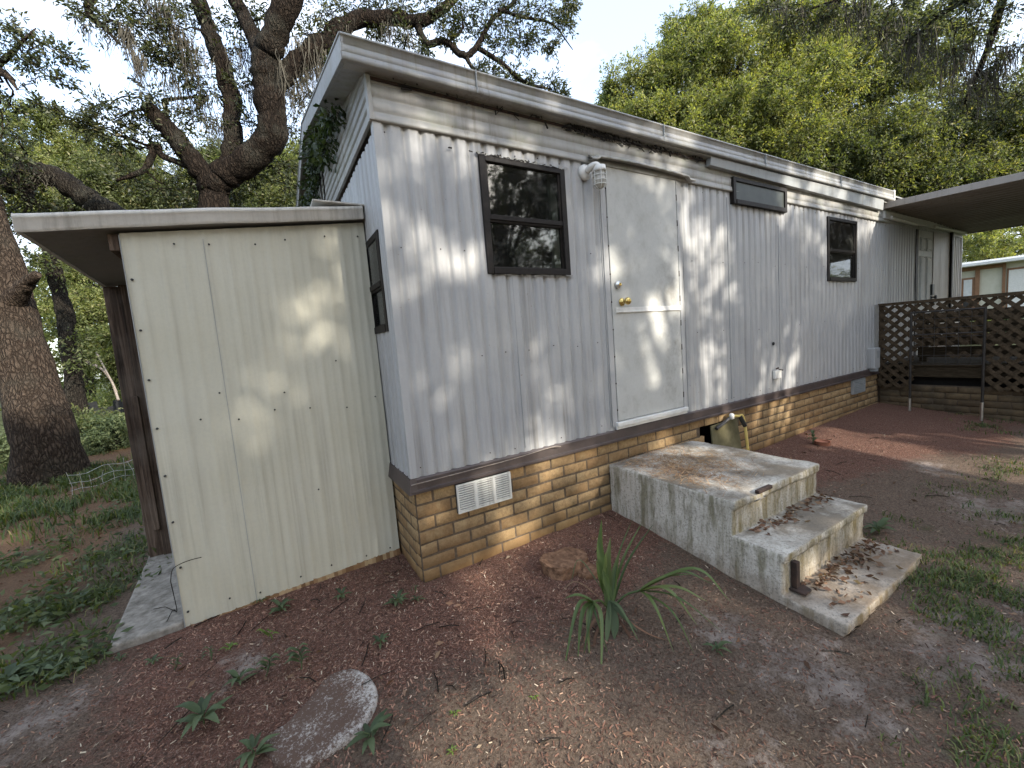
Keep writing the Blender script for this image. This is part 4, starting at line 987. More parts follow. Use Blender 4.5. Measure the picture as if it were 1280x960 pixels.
def weed(px, py, kind, size, label, n=7, mat='leaf_weed', group='small weeds sprouting from the mulch'):
    c = G(px, py); c[2] = float(gz(c[0], c[1])); size *= .84; n += 2; root = thing('weed', c, label, 'weed', group)
    b = MB(); st = MB()
    if kind == 'rosette':
        for i in range(n):
            a = 2.4*i+rng.uniform(-.3, .3); L = size*rng.uniform(.6, 1.1); up = rng.uniform(.15, .7)
            d = np.array([math.cos(a), math.sin(a), 0]); h = size*rng.uniform(.1, .45)
            p0 = c+[0, 0, h]; ribbon(b, [p0+d*.008, p0+d*L*.5+[0, 0, L*up*.5], p0+d*L+[0, 0, L*up*.35]], L*.27, 5, .15, .75)
        st.tube([c-[0, 0, .02], c+[0, 0, size*.3], c+[rng.normal()*.01, 0, size*.5]], .003, 5)
    else:
        k = n//2+1
        lean = rng.normal(size=2)*.35
        top = c+np.array([lean[0]*size, lean[1]*size, size*1.2]); st.tube(catmull([c-[0, 0, .02], (c+top)/2+[.01, 0, 0], top], 4), .003, 5)
        for i in range(n):
            t_ = .3+.7*i/(n-1); p = c+(top-c)*t_; a = PI*i+rng.uniform(-.6, .6); L = size*rng.uniform(.45, .8)
            d = np.array([math.cos(a), math.sin(a), .35]); ribbon(b, [p, p+d*L*.5+[0, 0, .01], p+d*L-[0, 0, L*.2]], L*.34, 5, .12, .75)
    b.build('leaves', M[mat], root, smooth=True); st.build('stem', M[mat], root)
WEEDS = [(352, 764, 'rosette', .10, 'bushy leafy weed at the foot of the cream shed panel', 10), (381, 716, 'stalk', .09, 'weed sprouting against the right half of the shed panel', 6), (325, 752, 'rosette', .055, 'short weed pressed against the shed just left of the bushy one', 6),
 (341, 800, 'stalk', .07, 'pale green weed standing between the shed and the stepping stone', 6), (376, 838, 'stalk', .11, 'tall dark weed just above the stepping stone', 7), (497, 758, 'rosette', .12, 'wide weed in front of the brick corner', 9), (522, 752, 'rosette', .06, 'small weed beside the wide one at the brick corner', 5),
 (428, 748, 'rosette', .09, 'dusty drooping weed in the mulch before the shed', 6), (476, 806, 'rosette', .085, 'low weed in the open mulch below the brick corner', 7), (288, 812, 'rosette', .06, 'yellowish weed below the left part of the shed panel', 6), (262, 826, 'stalk', .06, 'single-stem seedling left of the yellowish weed', 4),
 (255, 905, 'rosette', .15, 'sprawling dark weed in the lower left soil', 9), (300, 855, 'rosette', .10, 'feathery weed above the sprawling dark one', 8), (330, 846, 'stalk', .10, 'branching weed between feathery weed and stepping stone', 7), (463, 925, 'rosette', .13, 'broad-leaved weed leaning on the stepping stone edge', 7),
 (318, 945, 'rosette', .12, 'light green weed left of the stepping stone base', 7), (192, 830, 'rosette', .06, 'small weed below the front of the concrete slab', 6), (150, 826, 'rosette', .05, 'tiny weed under the slab corner', 5), (215, 838, 'stalk', .06, 'greyish seedling right of the slab front', 5),
 (896, 812, 'rosette', .09, 'dark weed on bare soil below the steps', 6), (568, 893, 'rosette', .035, 'tiny bright sprout alone in the open mulch', 6), (1099, 668, 'rosette', .16, 'leafy weed behind the lowest step', 8), (1016, 556, 'stalk', .16, 'upright weed near the clay pot', 4),
 (565, 940, 'rosette', .03, 'pale sprout at the bottom edge below the open mulch', 5), (668, 872, 'rosette', .03, 'small pale sprout left of the palmetto tips', 4), (517, 650+92, 'stalk', .05, 'thin weed against the brick corner', 4), (10, 858, 'rosette', .17, 'large leafy weed at the left edge of the lawn', 10), (48, 846, 'rosette', .13, 'second leafy weed a step in from the left edge', 9)]
for w in WEEDS: weed(w[0], w[1], w[2], w[3], w[4], w[5], 'leaf_lime' if w[0] in (341, 568, 565, 668, 288) else 'leaf_weed')

# grass
def grass(name, blobs, dens, h, label, mat='leaf_grass'):
    ps = []
    for (x, y, r) in blobs:
        n = int(dens*r*r*PI); a = rng.uniform(0, 2*PI, n); k = r*np.sqrt(rng.random(n))*1.05; q = np.stack([x+k*np.cos(a), y+k*np.sin(a)], 1)
        cl = fbm(q[:, 0]*5, q[:, 1]*5, 3, 21); q = q[(rng.random(n) < (1.15-k/r)) & (cl > .36+.15*rng.random(n))]; ps.append(q)
    q = np.concatenate(ps); n = len(q); z = gz(q[:, 0], q[:, 1]); an = rng.uniform(0, 2*PI, n); hh = h*rng.uniform(.4, 1.2, n); ln = rng.uniform(.3, 1.1, n)*hh
    d = np.stack([np.cos(an), np.sin(an), np.zeros(n)], 1); s = np.stack([-np.sin(an), np.cos(an), np.zeros(n)], 1)*(rng.uniform(.002, .005, n)*(h/.06)**.5)[:, None]
    p = np.stack([q[:, 0], q[:, 1], z-.004], 1); v = np.empty((n, 6, 3), np.float32); up = np.array([0, 0, 1.])
    v[:, 0] = p-s; v[:, 1] = p+s; m_ = p+d*(ln*.35)[:, None]+up*(hh*.65)[:, None]; v[:, 2] = m_+s*.8; v[:, 3] = m_-s*.8; t_ = p+d*ln[:, None]+up*(hh*.85)[:, None]; v[:, 4] = t_+s*.1; v[:, 5] = t_-s*.1
    i = np.arange(n)[:, None]*6; f = np.concatenate([i+[0, 1, 2, 3], i+[3, 2, 4, 5]])
    tag(npmesh(name, v.reshape(-1, 3), f, M[mat]), label, 'grass', kind='stuff')
GR = [(x+rng.normal()*.25, y+rng.normal()*.15, r*rng.uniform(.5, 1.1)) for x, y, r in GRASS[:14]*2]
grass('grass', GR, 3000, .042, 'patchy short green grass on the sandy soil at the right')
grass('grass', GRASS[14:], 2600, .07, 'tufted green grass on the shady ground left of the shed')
far = [(rng.uniform(-9, -1.8), rng.uniform(3.2, 11), rng.uniform(.5, 1.1)) for i in range(34)]+[(rng.uniform(-5, -1.8), rng.uniform(3.0, 6.5), rng.uniform(.4, .8)) for i in range(26)]
grass('grass', far, 1500, .13, 'longer grass and ground cover behind the shed')
# broadleaf ground cover, left
n = 1700; q = np.array([GRASS[14+rng.integers(0, 11)] for i in range(n)]); a = rng.uniform(0, 2*PI, n); k = q[:, 2]*np.sqrt(rng.random(n))
pp = np.stack([q[:, 0]+k*np.cos(a), q[:, 1]+k*np.sin(a), np.zeros(n)], 1); pp[:, 2] = gz(pp[:, 0], pp[:, 1])+rng.uniform(.01, .08, n); dd = rng.normal(size=(n, 3)); dd[:, 2] = np.abs(dd[:, 2])*.4
v, f = leaf_quads(pp, dd, rng.uniform(.03, .075, n), .4); tag(npmesh('ground_cover', v, f, M['leaf_weed']), 'low broad-leaved ground cover among the grass left of the slab', 'ground cover', kind='stuff')
# mulch chips, dry leaves
def chip_pos(n):
    out = []
    while sum(len(o) for o in out) < n:
        d = rng.uniform(.6, 6.5, n)**1.0; px = rng.uniform(-.2, 1.05, n)*1280; 
        x = rng.uniform(-2.3, 5.5, n); y = rng.uniform(-2.6, .46, n)
        dist = np.hypot(x-CAM[0], y-CAM[1]); keep = rng.random(n) < np.clip(1.9/dist, 0, 1)**1.6
        keep &= ~((x > -.02) & (y > -.02)) & ~((x > 1.6) & (x < 2.71) & (y > -1.65)) & ~((x < -1.27) & (y > .43)) & (x > -2.4)
        mu, sa, li, gr = masks(x, y); keep &= rng.random(n) < (.45+.55*mu)*(1-.6*np.clip(sa, 0, 1))
        out.append(np.stack([x, y], 1)[keep])
    q = np.concatenate(out)[:n]; return q
def scatter_ground(name, q, mat, lmin, lmax, w, label, cat, tilt=.3, lift=.004):
    n = len(q); an = rng.uniform(0, 2*PI, n); d = np.stack([np.cos(an), np.sin(an), rng.normal(size=n)*tilt], 1); L = (lmin+(lmax-lmin)*rng.random(n)**2.2)[:, None]
    s = unit(np.stack([-np.sin(an), np.cos(an), rng.normal(size=n)*tilt*1.4], 1))*(w*rng.uniform(.4, 1, n))[:, None]*np.minimum(1, L/.015)
    p = np.stack([q[:, 0], q[:, 1], gz(q[:, 0], q[:, 1])+lift*rng.uniform(.2, 1.6, n)], 1); v = np.empty((n, 4, 3), np.float32)
    v[:, 0] = p-d*L/2-s/2; v[:, 1] = p-d*L/2+s*.4; v[:, 2] = p+d*L/2+s/2; v[:, 3] = p+d*L/2-s*.35
    return tag(npmesh(name, v.reshape(-1, 3), np.arange(4*n).reshape(n, 4), M[mat]), label, cat, kind='stuff')
scatter_ground('mulch', chip_pos(120000), 'chips', .003, .022, .0065, 'reddish brown bark mulch and wood chips spread before the home', 'mulch')
qq = np.concatenate([chip_pos(240), np.stack([rng.uniform(-5, -1.7, 1500), rng.uniform(1., 6.5, 1500)], 1)])
pp = np.stack([qq[:, 0], qq[:, 1], gz(qq[:, 0], qq[:, 1])+.012], 1); dd = rng.normal(size=pp.shape); dd[:, 2] *= .25
v, f = leaf_quads(pp, dd, rng.uniform(.018, .06, len(pp)), .42, .14); tag(npmesh('dry_leaves', v, f, M['leaf_dry']), 'scattered dry brown oak leaves on the ground', 'leaf litter', kind='stuff')
tw = chip_pos(130); b = MB()
for x, y in tw:
    a = random.uniform(0, 2*PI); L = random.uniform(.05, .16); z = float(gz(x, y))+.008; b.tube([(x, y, z), (x+L*.5*math.cos(a)+.008, y+L*.5*math.sin(a), z+.006), (x+L*math.cos(a), y+L*math.sin(a), z)], random.uniform(.0015, .0035), 4)
tag(b.build('twigs', M['bark_grey']), 'small dead twigs littering the mulch', 'twigs', kind='stuff')

# ------------------------------------------------------------------ trees
def pl(*q): return [P(*a) for a in q]
def cl_px(lst): return [(*P(x, y, t), r) for x, y, t, r in lst]
# main live oak behind the shed
gb = P(268, 330, 6.6); gb = np.array([gb[0], gb[1], float(gz(gb[0], gb[1]))-.1])
limbs = [(np.array([gb, gb+[0, -.02, 1.2], P(268, 268, 6.55), P(272, 226, 6.5), P(300, 208, 6.5), P(338, 172, 6.4), P(338, 125, 6.3), P(332, 80, 6.2), P(345, 40, 6.1), P(366, -10, 6.0), P(390, -90, 5.9)]), [.34, .26, .21, .20, .2, .21, .21, .19, .17, .16, .14]),
 (np.array(pl((268, 240, 6.5), (250, 212, 6.4), (218, 172, 6.25), (184, 134, 6.1))), [.17, .15, .135, .10]),
 (np.array(pl((278, 232, 6.6), (292, 170, 6.7), (284, 100, 6.7), (262, 40, 6.6), (244, -20, 6.5), (235, -80, 6.5))), [.13, .13, .13, .12, .11, .1]),
 (np.array(pl((332, 82, 6.25), (318, 48, 6.4), (292, -5, 6.5), (270, -60, 6.6))), [.13, .12, .1, .08]),
 (np.array(pl((340, 110, 6.3), (372, 78, 6.5), (402, 54, 6.7), (438, 28, 6.9), (492, 22, 7.1), (525, 27, 7.2), (560, 5, 7.3), (600, -40, 7.4))), [.14, .14, .14, .13, .115, .10, .07, .05]),
 (np.array(pl((520, 28, 7.2), (533, 54, 7.2), (556, 52, 7.2), (582, 70, 7.2), (600, 52, 7.3), (615, 25, 7.3), (640, 5, 7.4), (660, -20, 7.4))), [.06, .06, .055, .055, .045, .04, .03, .02]),
 (np.array(pl((598, 60, 7.25), (628, 80, 7.3), (655, 102, 7.3), (690, 112, 7.4))), [.04, .04, .032, .015]),
 (np.array(pl((582, 70, 7.2), (592, 86, 7.2), (610, 96, 7.2))), [.04, .03, .015]),
 (np.array(pl((622, 12, 7.3), (655, 22, 7.35), (690, 30, 7.4), (716, 62, 7.4))), [.03, .025, .018, .007]),
 (np.array(pl((562, 52, 7.2), (578, 35, 7.2), (575, 5, 7.2))), [.025, .02, .01]),
 (np.array(pl((250, 212, 6.4), (205, 196, 6.3), (195, 182, 6.3), (180, 212, 6.2), (145, 226, 6.1))), [.05, .045, .05, .04, .02]),
 (np.array(pl((218, 172, 6.3), (205, 130, 6.3), (215, 124, 6.4), (260, 120, 6.6))), [.03, .03, .025, .012]),
 (np.array(pl((244, -60, 6.4), (180, -40, 6.0), (120, -8, 5.7), (112, 18, 5.6), (132, 36, 5.6), (150, 56, 5.6))), [.1, .08, .055, .045, .03, .01])]
T_ = 6.4
mo = cl_px([(105, 8, 5.6, .3), (135, 22, 5.7, .4), (165, 30, 5.8, .45), (190, 20, 5.9, .4), (215, 30, 6, .35), (205, 65, 6, .3), (188, 60, 6, .3), (152, 2, 5.8, .4), (222, 75, 6.2, .35), (240, 95, 6.3, .35),
 (125, 130, 6, .25), (140, 150, 6, .34), (112, 160, 6, .28), (165, 140, 6.1, .34), (190, 118, 6.1, .3), (100, 148, 6, .2), (215, 150, 6.3, .4), (232, 175, 6.4, .4), (250, 140, 6.5, .4), (262, 112, 6.6, .34), (185, 165, 6.3, .34), (150, 180, 6.3, .34),
 (280, 70, 6.8, .35), (300, 105, 6.7, .3), (312, 150, 6.7, .35), (305, 190, 6.8, .35), (318, 215, 6.8, .35), (240, 225, 6.5, .45), (200, 235, 6.4, .4), (165, 220, 6.3, .35), (355, 205, 6.9, .35), (365, 160, 6.9, .4), (380, 120, 6.8, .4), (370, 90, 6.7, .3), (388, 40, 6.6, .4), (402, 15, 6.6, .4), (410, 80, 6.8, .3), (345, 10, 6.4, .3), (312, 10, 6.5, .35), (300, 30, 6.6, .3), (325, 60, 6.6, .3), (230, 8, 6.5, .35), (262, 20, 6.6, .35), (360, 230, 7, .4), (290, 240, 7, .4), (225, 250, 6.8, .4),
 (425, 8, 6.9, .35), (450, 5, 7, .4), (478, 12, 7.1, .38), (505, 6, 7.1, .4), (535, 12, 7.2, .4), (558, 22, 7.2, .36), (585, 14, 7.3, .4), (612, 8, 7.3, .4), (632, 28, 7.3, .38), (655, 14, 7.4, .38), (680, 8, 7.4, .34), (705, 12, 7.4, .25), (650, 48, 7.4, .34), (672, 42, 7.4, .3), (690, 58, 7.4, .2), (628, 55, 7.3, .3), (600, 38, 7.3, .28), (560, 45, 7.2, .22), (612, 92, 7.2, .26), (640, 92, 7.3, .25), (664, 104, 7.35, .26), (688, 104, 7.4, .26), (700, 118, 7.4, .2), (598, 85, 7.2, .2), (530, 58, 7.2, .2), (508, 45, 7.1, .25), (470, 40, 7.1, .2), (574, 28, 7.2, .25), (640, -5, 7.4, .4), (560, -10, 7.3, .4), (480, -10, 7.1, .4), (705, 30, 7.4, .2), (715, 5, 7.4, .2)])
moss = [(P(158, 38, 5.7), .5, 60, .05), (P(172, 70, 5.8), .55, 50, .05), (P(205, 10, 6), .7, 70, .1), (P(222, 40, 6.1), .7, 70, .1), (P(238, 60, 6.3), .8, 60, .12), (P(190, 0, 5.9), .5, 50, .12), (P(345, 80, 6.2), .6, 50, .1), (P(380, 60, 6.6), 1., 120, .14), (P(395, 62, 6.7), .9, 90, .1), (P(362, 100, 6.6), .8, 70, .12), (P(480, 26, 7.1), .5, 50, .06), (P(488, 32, 7.1), .35, 40, .08), (P(508, 40, 7.1), .35, 40, .06), (P(430, 30, 6.9), .35, 40, .1), (P(100, 25, 5.6), .35, 14, .08), (P(130, 40, 5.6), .4, 14, .06), (P(300, 60, 6.6), .6, 60, .1), (P(320, 110, 6.4), .5, 50, .08), (P(250, 120, 6.6), .6, 50, .12), (P(270, 150, 6.6), .5, 50, .1), (P(215, 95, 6.2), .6, 40, .1)]
tree('live_oak', 'large dark-limbed live oak hung with grey moss behind the cream shed', gb, limbs, mo, 'bark_dark', 'leaf_oak', .072, 32, 9, moss=moss, droop=.3, wr=.34)
# leaning limb tree at the left, mossy crooked trunk
gb = P(176, 300, 7.6); gb = np.array([gb[0], gb[1], float(gz(gb[0], gb[1]))-.1])
limbs = [(np.array([gb, *pl((172, 330, 7.6), (150, 275, 7.5), (120, 256, 7.4), (98, 240, 7.3), (66, 220, 7.2), (36, 216, 7.1), (14, 232, 7.0), (-30, 200, 6.9), (-80, 150, 6.9))]), [.26, .22, .2, .19, .18, .17, .16, .14, .12, .1]), (np.array(pl((40, 218, 7.1), (34, 240, 7.1), (40, 252, 7.)) ), [.12, .09, .06])]
cl = cl_px([(-5, 150, 6.5, .6), (5, 190, 6.6, .5), (15, 235, 6.8, .5), (50, 262, 6.9, .45), (10, 270, 6.8, .5), (-10, 300, 6.8, .6), (25, 205, 7, .3), (80, 265, 7.2, .35), (-30, 230, 6.8, .6), (35, 280, 7, .5)])
tree('oak_tree', 'crooked mossy oak arching left above the shed roof', gb, limbs, cl, 'bark_grey', 'leaf_oak', .075, 30, 9, moss=[(P(130, 262, 7.3), .3, 40, .1), (P(60, 222, 7.1), .3, 40, .12)])
# big trunk at the left edge
b0 = G(68, 606); b0[2] -= .15
P0 = (G(15, 600)+G(118, 598))/2
limbs = [(np.array([P0-[0, 0, .2], P0+[0, 0, .08], P(56, 545, 6.0), P(34, 470, 6.05), P(16, 410, 6.05), P(2, 350, 6.1), P(-25, 270, 6.1), P(-60, 170, 6.), P(-120, 20, 5.8)]), [.50, .42, .34, .31, .29, .28, .27, .25, .2]),
 (np.array(pl((16, 378, 6.0), (32, 356, 5.85), (46, 343, 5.75))), [.14, .09, .05]), (np.array(pl((-60, 170, 6.), (-20, 95, 5.5), (5, 92, 5.2), (22, 112, 5.1))), [.12, .07, .045, .01]), (np.array(pl((-20, 95, 5.5), (10, 70, 5.2), (35, 45, 5.1), (45, 35, 5.1))), [.05, .03, .015, .006])]
cl = cl_px([(8, 30, 5.1, .22), (5, 55, 5.1, .28), (35, 45, 5.1, .22), (28, 72, 5.1, .25), (55, 58, 5.1, .2), (75, 66, 5.1, .17), (92, 74, 5.1, .13), (55, 88, 5.1, .22), (78, 98, 5.1, .16), (40, 70, 5.1, .25), (-10, 70, 5.2, .4), (50, 130, 5.2, .1), (72, 140, 5.2, .12), (12, 130, 5.4, .2), (4, 165, 5.5, .25)])
tree('oak_tree', 'thick pale-barked oak trunk leaning at the left edge', P0, limbs, cl, 'bark_pale', 'leaf_oak', .065, 16, 8, sides=22, droop=.15, wr=.34)
# slim trunk seen under the shed eave
gb = P(92, 500, 9.5); gb[2] = -.1
limbs = [(np.array([gb, *pl((88, 440, 9.5), (78, 380, 9.4), (66, 330, 9.3), (62, 280, 9.2))]), [.2, .17, .15, .14, .12])]
tree('slender_tree', 'slender dark tree seen under the shed eave', gb, limbs, cl_px([(70, 330, 9.3, .7), (40, 320, 9, .7), (90, 420, 9.4, .6), (100, 450, 9.2, .5), (25, 330, 8.8, .6)]), 'bark_grey', 'leaf_mid', .085, 36, 9)
# fallen bare branch + black barrier + wire fence
b = MB(); b.tube(catmull(pl((108, 452, 10.2), (128, 462, 10.), (140, 478, 9.8), (148, 500, 9.6)), 5), [.035]*4+[.025]*12, 7); b.tube(catmull(pl((120, 440, 10.3), (138, 474, 9.8), (146, 490, 9.7)), 5), [.018]*11, 6)
tag(b.build('fallen_branch', M['bare_wood']), 'pale dead branch lying in the shrubs behind the wooden post', 'branch')
p0 = P(60, 505, 10); p1 = P(200, 498, 10.2); b = MB()
for i in range(14):
    a = p0+(p1-p0)*i/14; c = p0+(p1-p0)*(i+1)/14; h = .75+.1*math.sin(i*1.7); b.hexa([(*a[:2], -.1), (*c[:2], -.1), (c[0], c[1]+.04, -.1), (a[0], a[1]+.04, -.1), (*a[:2], h), (*c[:2], h+.03), (c[0], c[1]+.04, h+.03), (a[0], a[1]+.04, h)])
tag(b.build('silt_fence', M['black_plastic']), 'sagging black barrier sheet behind the wooden post', 'barrier')
a0 = G(90, 622); a1 = G(190, 592); b = MB(); dv = (a1-a0)
for i in range(9):
    p = a0+dv*i/8; p[2] = float(gz(p[0], p[1]))-.02; b.tube([p, p+[.02*math.cos(i*5), 0, .16+.05*math.sin(i*2)], p+[.05*math.sin(i*3), -.03, .29+.06*math.cos(i*1.3)]], .0028, 5)
for h in (.07, .16, .27): b.tube([a0+dv*k/10+[0, 0, h+.02*math.sin(k*1.3+h*9)+float(gz(*(a0+dv*k/10)[:2]))-(a0+dv*k/10)[2]] for k in range(11 if h < .3 else 5)], .0028, 5)
tag(b.build('wire_fence', M['wire']), 'low bent white garden wire fence beside the thick oak trunk', 'wire fence')

# background trees
def bg_tree(name, label, px, py_top, t, lob, leafm, ls, n, ntw, nlf, group=None, barkm='bark_grey'):
    c = P(px, 400, t); base = np.array([c[0], c[1], float(gz(c[0], c[1]))-.1]); L = [(P(x, y, tt), r, cr) for x, y, tt, r, cr in lob]
    top = np.mean([q[0] for q in L], 0)
    limbs = [(np.array([base, base+[.1, .1, 1.8], (base+top)/2+[.2, 0, .4], top]), [.26, .2, .15, .06])]
    for q in L: limbs.append((np.array([(base+top)/2, (top+q[0])/2+rng.normal(size=3)*.2, q[0]]), [.1, .07, .02]))
    return tree(name, label, base, limbs, lobes(L, n), barkm, leafm, ls, ntw, nlf, group=group, sides=8, twr=.008, droop=.15, connect=False)
GT = 'trees beyond the mobile home'
bg_tree('broadleaf_tree', 'bright yellow-green tree rising behind the middle of the home roof', 900, 60, 14, [(860, 110, 13.5, (1.9, 1.9, 1.5), .5), (800, 120, 13.5, (1.2, 1.2, .9), .42), (930, 70, 14, (2, 2, 1.5), .5), (900, 170, 13, (1.9, 1.9, 1.2), .5), (800, 160, 12.5, (1.2, 1.2, .7), .4), (850, 190, 12.5, (1.4, 1.4, .8), .45), (960, 180, 12.5, (1.8, 1.8, 1.1), .5), (1000, 80, 14, (1.8, 1.8, 1.3), .5), (980, 130, 13.5, (2, 2, 1.4), .5), (870, 60, 14.2, (1.2, 1.2, .9), .4)], 'leaf_bright', .09, 98, 30, 10, GT)
bg_tree('broadleaf_tree', 'tall green tree behind the roof end beside the patio cover', 1120, 60, 15, [(1050, 90, 15, (2.4, 2.4, 1.9), .55), (1120, 130, 14.5, (2.4, 2.4, 1.6), .55), (1060, 190, 13.5, (2.2, 2.2, 1.2), .5), (1160, 200, 14, (2.2, 2.2, 1.2), .5), (1010, 40, 16, (2, 2, 1.3), .5), (960, 210, 13.5, (2, 2, 1.), .5), (1100, 230, 13, (2.2, 2.2, 1.1), .5), (1020, 220, 13, (2, 2, 1.), .5), (1130, 70, 15, (2, 2, 1.4), .5)], 'leaf_mid', .09, 98, 30, 10, GT)
bg_tree('broadleaf_tree', 'dark green tree at the right edge above the patio cover', 1440, 60, 13, [(1240, 160, 13, (2.0, 2.0, 1.2), .5), (1280, 200, 13, (2, 2, 1.2), .5), (1340, 140, 13, (2.4, 2.4, 1.6), .5), (1200, 225, 13, (1.8, 1.8, .8), .45)], 'leaf_mid', .09, 100, 30, 10, GT)
bg_tree('broadleaf_tree', 'sunlit tree beyond the neighbouring house under the patio cover', 1230, 290, 26, [(1215, 305, 25, (1.6, 1.6, 1.4), .5), (1250, 295, 27, (2.4, 2.4, 1.8), .6), (1300, 300, 28, (3, 3, 2), .6), (1180, 290, 27, (2, 2, 1.8), .6)], 'leaf_bright', .14, 60, 24, 8, GT)
GL = 'trees beyond the shed'
bg_tree('broadleaf_tree', 'sunny round-topped tree above the left end of the shed roof', 90, 200, 14, [(75, 190, 14, (1.6, 1.6, 1.1), .45), (120, 205, 14.5, (1.6, 1.6, 1.0), .45), (40, 230, 14, (1.6, 1.6, 1.2), .45), (95, 245, 13.5, (1.8, 1.8, 1.1), .45)], 'leaf_bright', .09, 90, 28, 10, GL)
bg_tree('broadleaf_tree', 'olive tree low behind the moss-hung oak', 220, 240, 14, [(190, 235, 14, (1.7, 1.7, 1.), .45), (245, 250, 14, (1.7, 1.7, .9), .45), (310, 250, 14, (1.6, 1.6, .9), .45), (290, 215, 15, (1.4, 1.4, .8), .45), (150, 255, 13, (1.4, 1.4, .8), .4)], 'leaf_mid', .09, 80, 28, 10, GL)
bg_tree('broadleaf_tree', 'yellowish tree showing beside the gable end', 365, 240, 15, [(350, 235, 15, (1.3, 1.3, 1.2), .45), (385, 215, 16, (1.3, 1.3, 1.), .45), (335, 265, 15, (1.2, 1.2, .8), .4)], 'leaf_bright', .09, 80, 28, 10, GL)
bg_tree('broadleaf_tree', 'bright shrub-like tree seen between shed post and thick trunk', 130, 420, 13, [(125, 395, 13, (1.1, 1.1, .9), .4), (110, 350, 14, (1.1, 1.1, .8), .4), (145, 440, 12.5, (1, 1, .7), .4), (60, 410, 14, (1.5, 1.5, 1.2), .4)], 'leaf_bright', .09, 60, 22, 9, GL)
def bush(px, py, t, r, label, mat, n=40):
    c = P(px, py, t); base = np.array([c[0], c[1], float(gz(c[0], c[1]))]); root = thing('shrub', base, label, 'shrub', 'shrubs in the undergrowth')
    clu = lobes([(base+[0, 0, r*.5], (r, r, r*.6), r*.35)], n); pos, dd, sz, a, b_ = clusters_to_leaves(clu, 14, 8, .07, .1)
    v, f = leaf_quads(pos, dd, sz, .4); npmesh('leaves', v, f, M[mat], root); v, f = twig_cones(np.repeat(base[None], 20, 0)+rng.normal(size=(20, 3))*.05, clu[:20, :3], np.full(20, .015)); npmesh('stems', v, f, M['bark_grey'], root)
bush(140, 545, 8.2, .55, 'leafy shrub between the thick oak trunk and the wooden post', 'leaf_weed')
bush(115, 480, 9., .6, 'taller dark shrub behind the thick oak trunk', 'leaf_mid')
bush(5, 560, 7.6, .7, 'green shrub left of the thick oak trunk', 'leaf_weed')
bush(180, 520, 9.4, .5, 'shrub below the black barrier sheet', 'leaf_mid')
bush(125, 505, 11., .9, 'sunny yellow-green shrub behind the black barrier sheet', 'leaf_bright', 50)
bush(100, 500, 12.5, 1.2, 'broad bright shrub filling the gap behind the thick oak trunk', 'leaf_bright', 60)
bush(165, 500, 12., 1.1, 'bright shrub half hidden by the wooden post', 'leaf_bright', 60)
bush(1274, 352, 17., .8, 'dark conifer-like shrub before the neighbouring house', 'leaf_ivy', 60)
bush(1225, 368, 19., .7, 'low hedge clump under the neighbouring house wall', 'leaf_mid', 40)
# far wood as one mass
ring = []
for az in np.linspace(-75, 115, 90):
    a = math.radians(az); R_ = rng.uniform(30, 44) if az < 55 else rng.uniform(62, 85); x, y = CAM[0]+R_*math.sin(a), CAM[1]+R_*math.cos(a)
    for k in range(5): ring.append((x+rng.normal()*2, y+rng.normal()*2, rng.uniform(.5, 8.5)*(.6 if -52 < az < -18 or 12 < az < 30 else 1), rng.uniform(1.5, 2.4)))
pos, dd, sz, a, b_ = clusters_to_leaves(ring, 40, 8, .26, .1); v, f = leaf_quads(pos, dd, sz, .55)
tag(npmesh('distant_woods', v, f, M['leaf_mid']), 'continuous woodland edge far behind the homes', 'woods', kind='stuff')

ring = []
for az in np.linspace(120, 282, 90):
    a = math.radians(az); R_ = rng.uniform(24, 32); x, y = CAM[0]+R_*math.sin(a), CAM[1]+R_*math.cos(a)
    for k in range(6): ring.append((x+rng.normal()*1.5, y+rng.normal()*1.5, rng.uniform(.5, 9.5), rng.uniform(1.4, 2.2)))
pos, dd, sz, a, b_ = clusters_to_leaves(ring, 34, 7, .26, .1); v, f = leaf_quads(pos, dd, sz, .55)
tag(npmesh('woods', v, f, M['leaf_oak']), 'woodland edge behind the viewer mirrored in the window panes', 'woods', kind='stuff')

# neighbouring house
nA = P(1192, 372, 22); nB = P(1330, 366, 19.5); nd = nB-nA; nd[2] = 0; nL = np.linalg.norm(nd); nd /= nL; nn_ = np.array([nd[1], -nd[0], 0.]); 
if nn_@(CAM-nA) < 0: nn_ = -nn_
NH = thing('neighbour_house', (nA[0], nA[1], 0), 'pale neighbouring house with a white roof and orange posts at the right', 'house')
def nbox(u0, u1, d0, d1, z0, z1, mb):
    def q(u, d, z): return nA*[1, 1, 0]+nd*u+nn_*d+[0, 0, z]
    mb.hexa([q(u0, d0, z0), q(u1, d0, z0), q(u1, d1, z0), q(u0, d1, z0), q(u0, d0, z1), q(u1, d0, z1), q(u1, d1, z1), q(u0, d1, z1)]); return mb
def zat(px, py, t): return P(px, py, t)[2]
zr0 = zat(1200, 336, 22); zr1 = zat(1200, 330, 22); zg = -.1
def upx(px):   # distance along facade for an image column
    best = min(np.linspace(-1, nL, 400), key=lambda u: abs((lambda d: 640+F*(d@RT)/(d@W))(nA+nd*u-CAM)-px)); return best
nbox(-.5, nL, -4, 0, zg, zr0, MB()).build('wall', M['neighbour_wall'], NH)
rf = MB(); nbox(-.8, nL+.5, -4.4, .5, zr0, zr0+.16, rf); nbox(-.2, nL, -3, -.6, zr0+.16, zr0+.3, rf); rf.build('roof', M['neighbour_roof'], NH, .02)
u = [upx(x) for x in (1200, 1218, 1224, 1252, 1256, 1275)]
w = nbox(u[0], u[1], 0, .05, 1.2, zr0-.55, MB()).build('window', M['orange_wood'], NH)
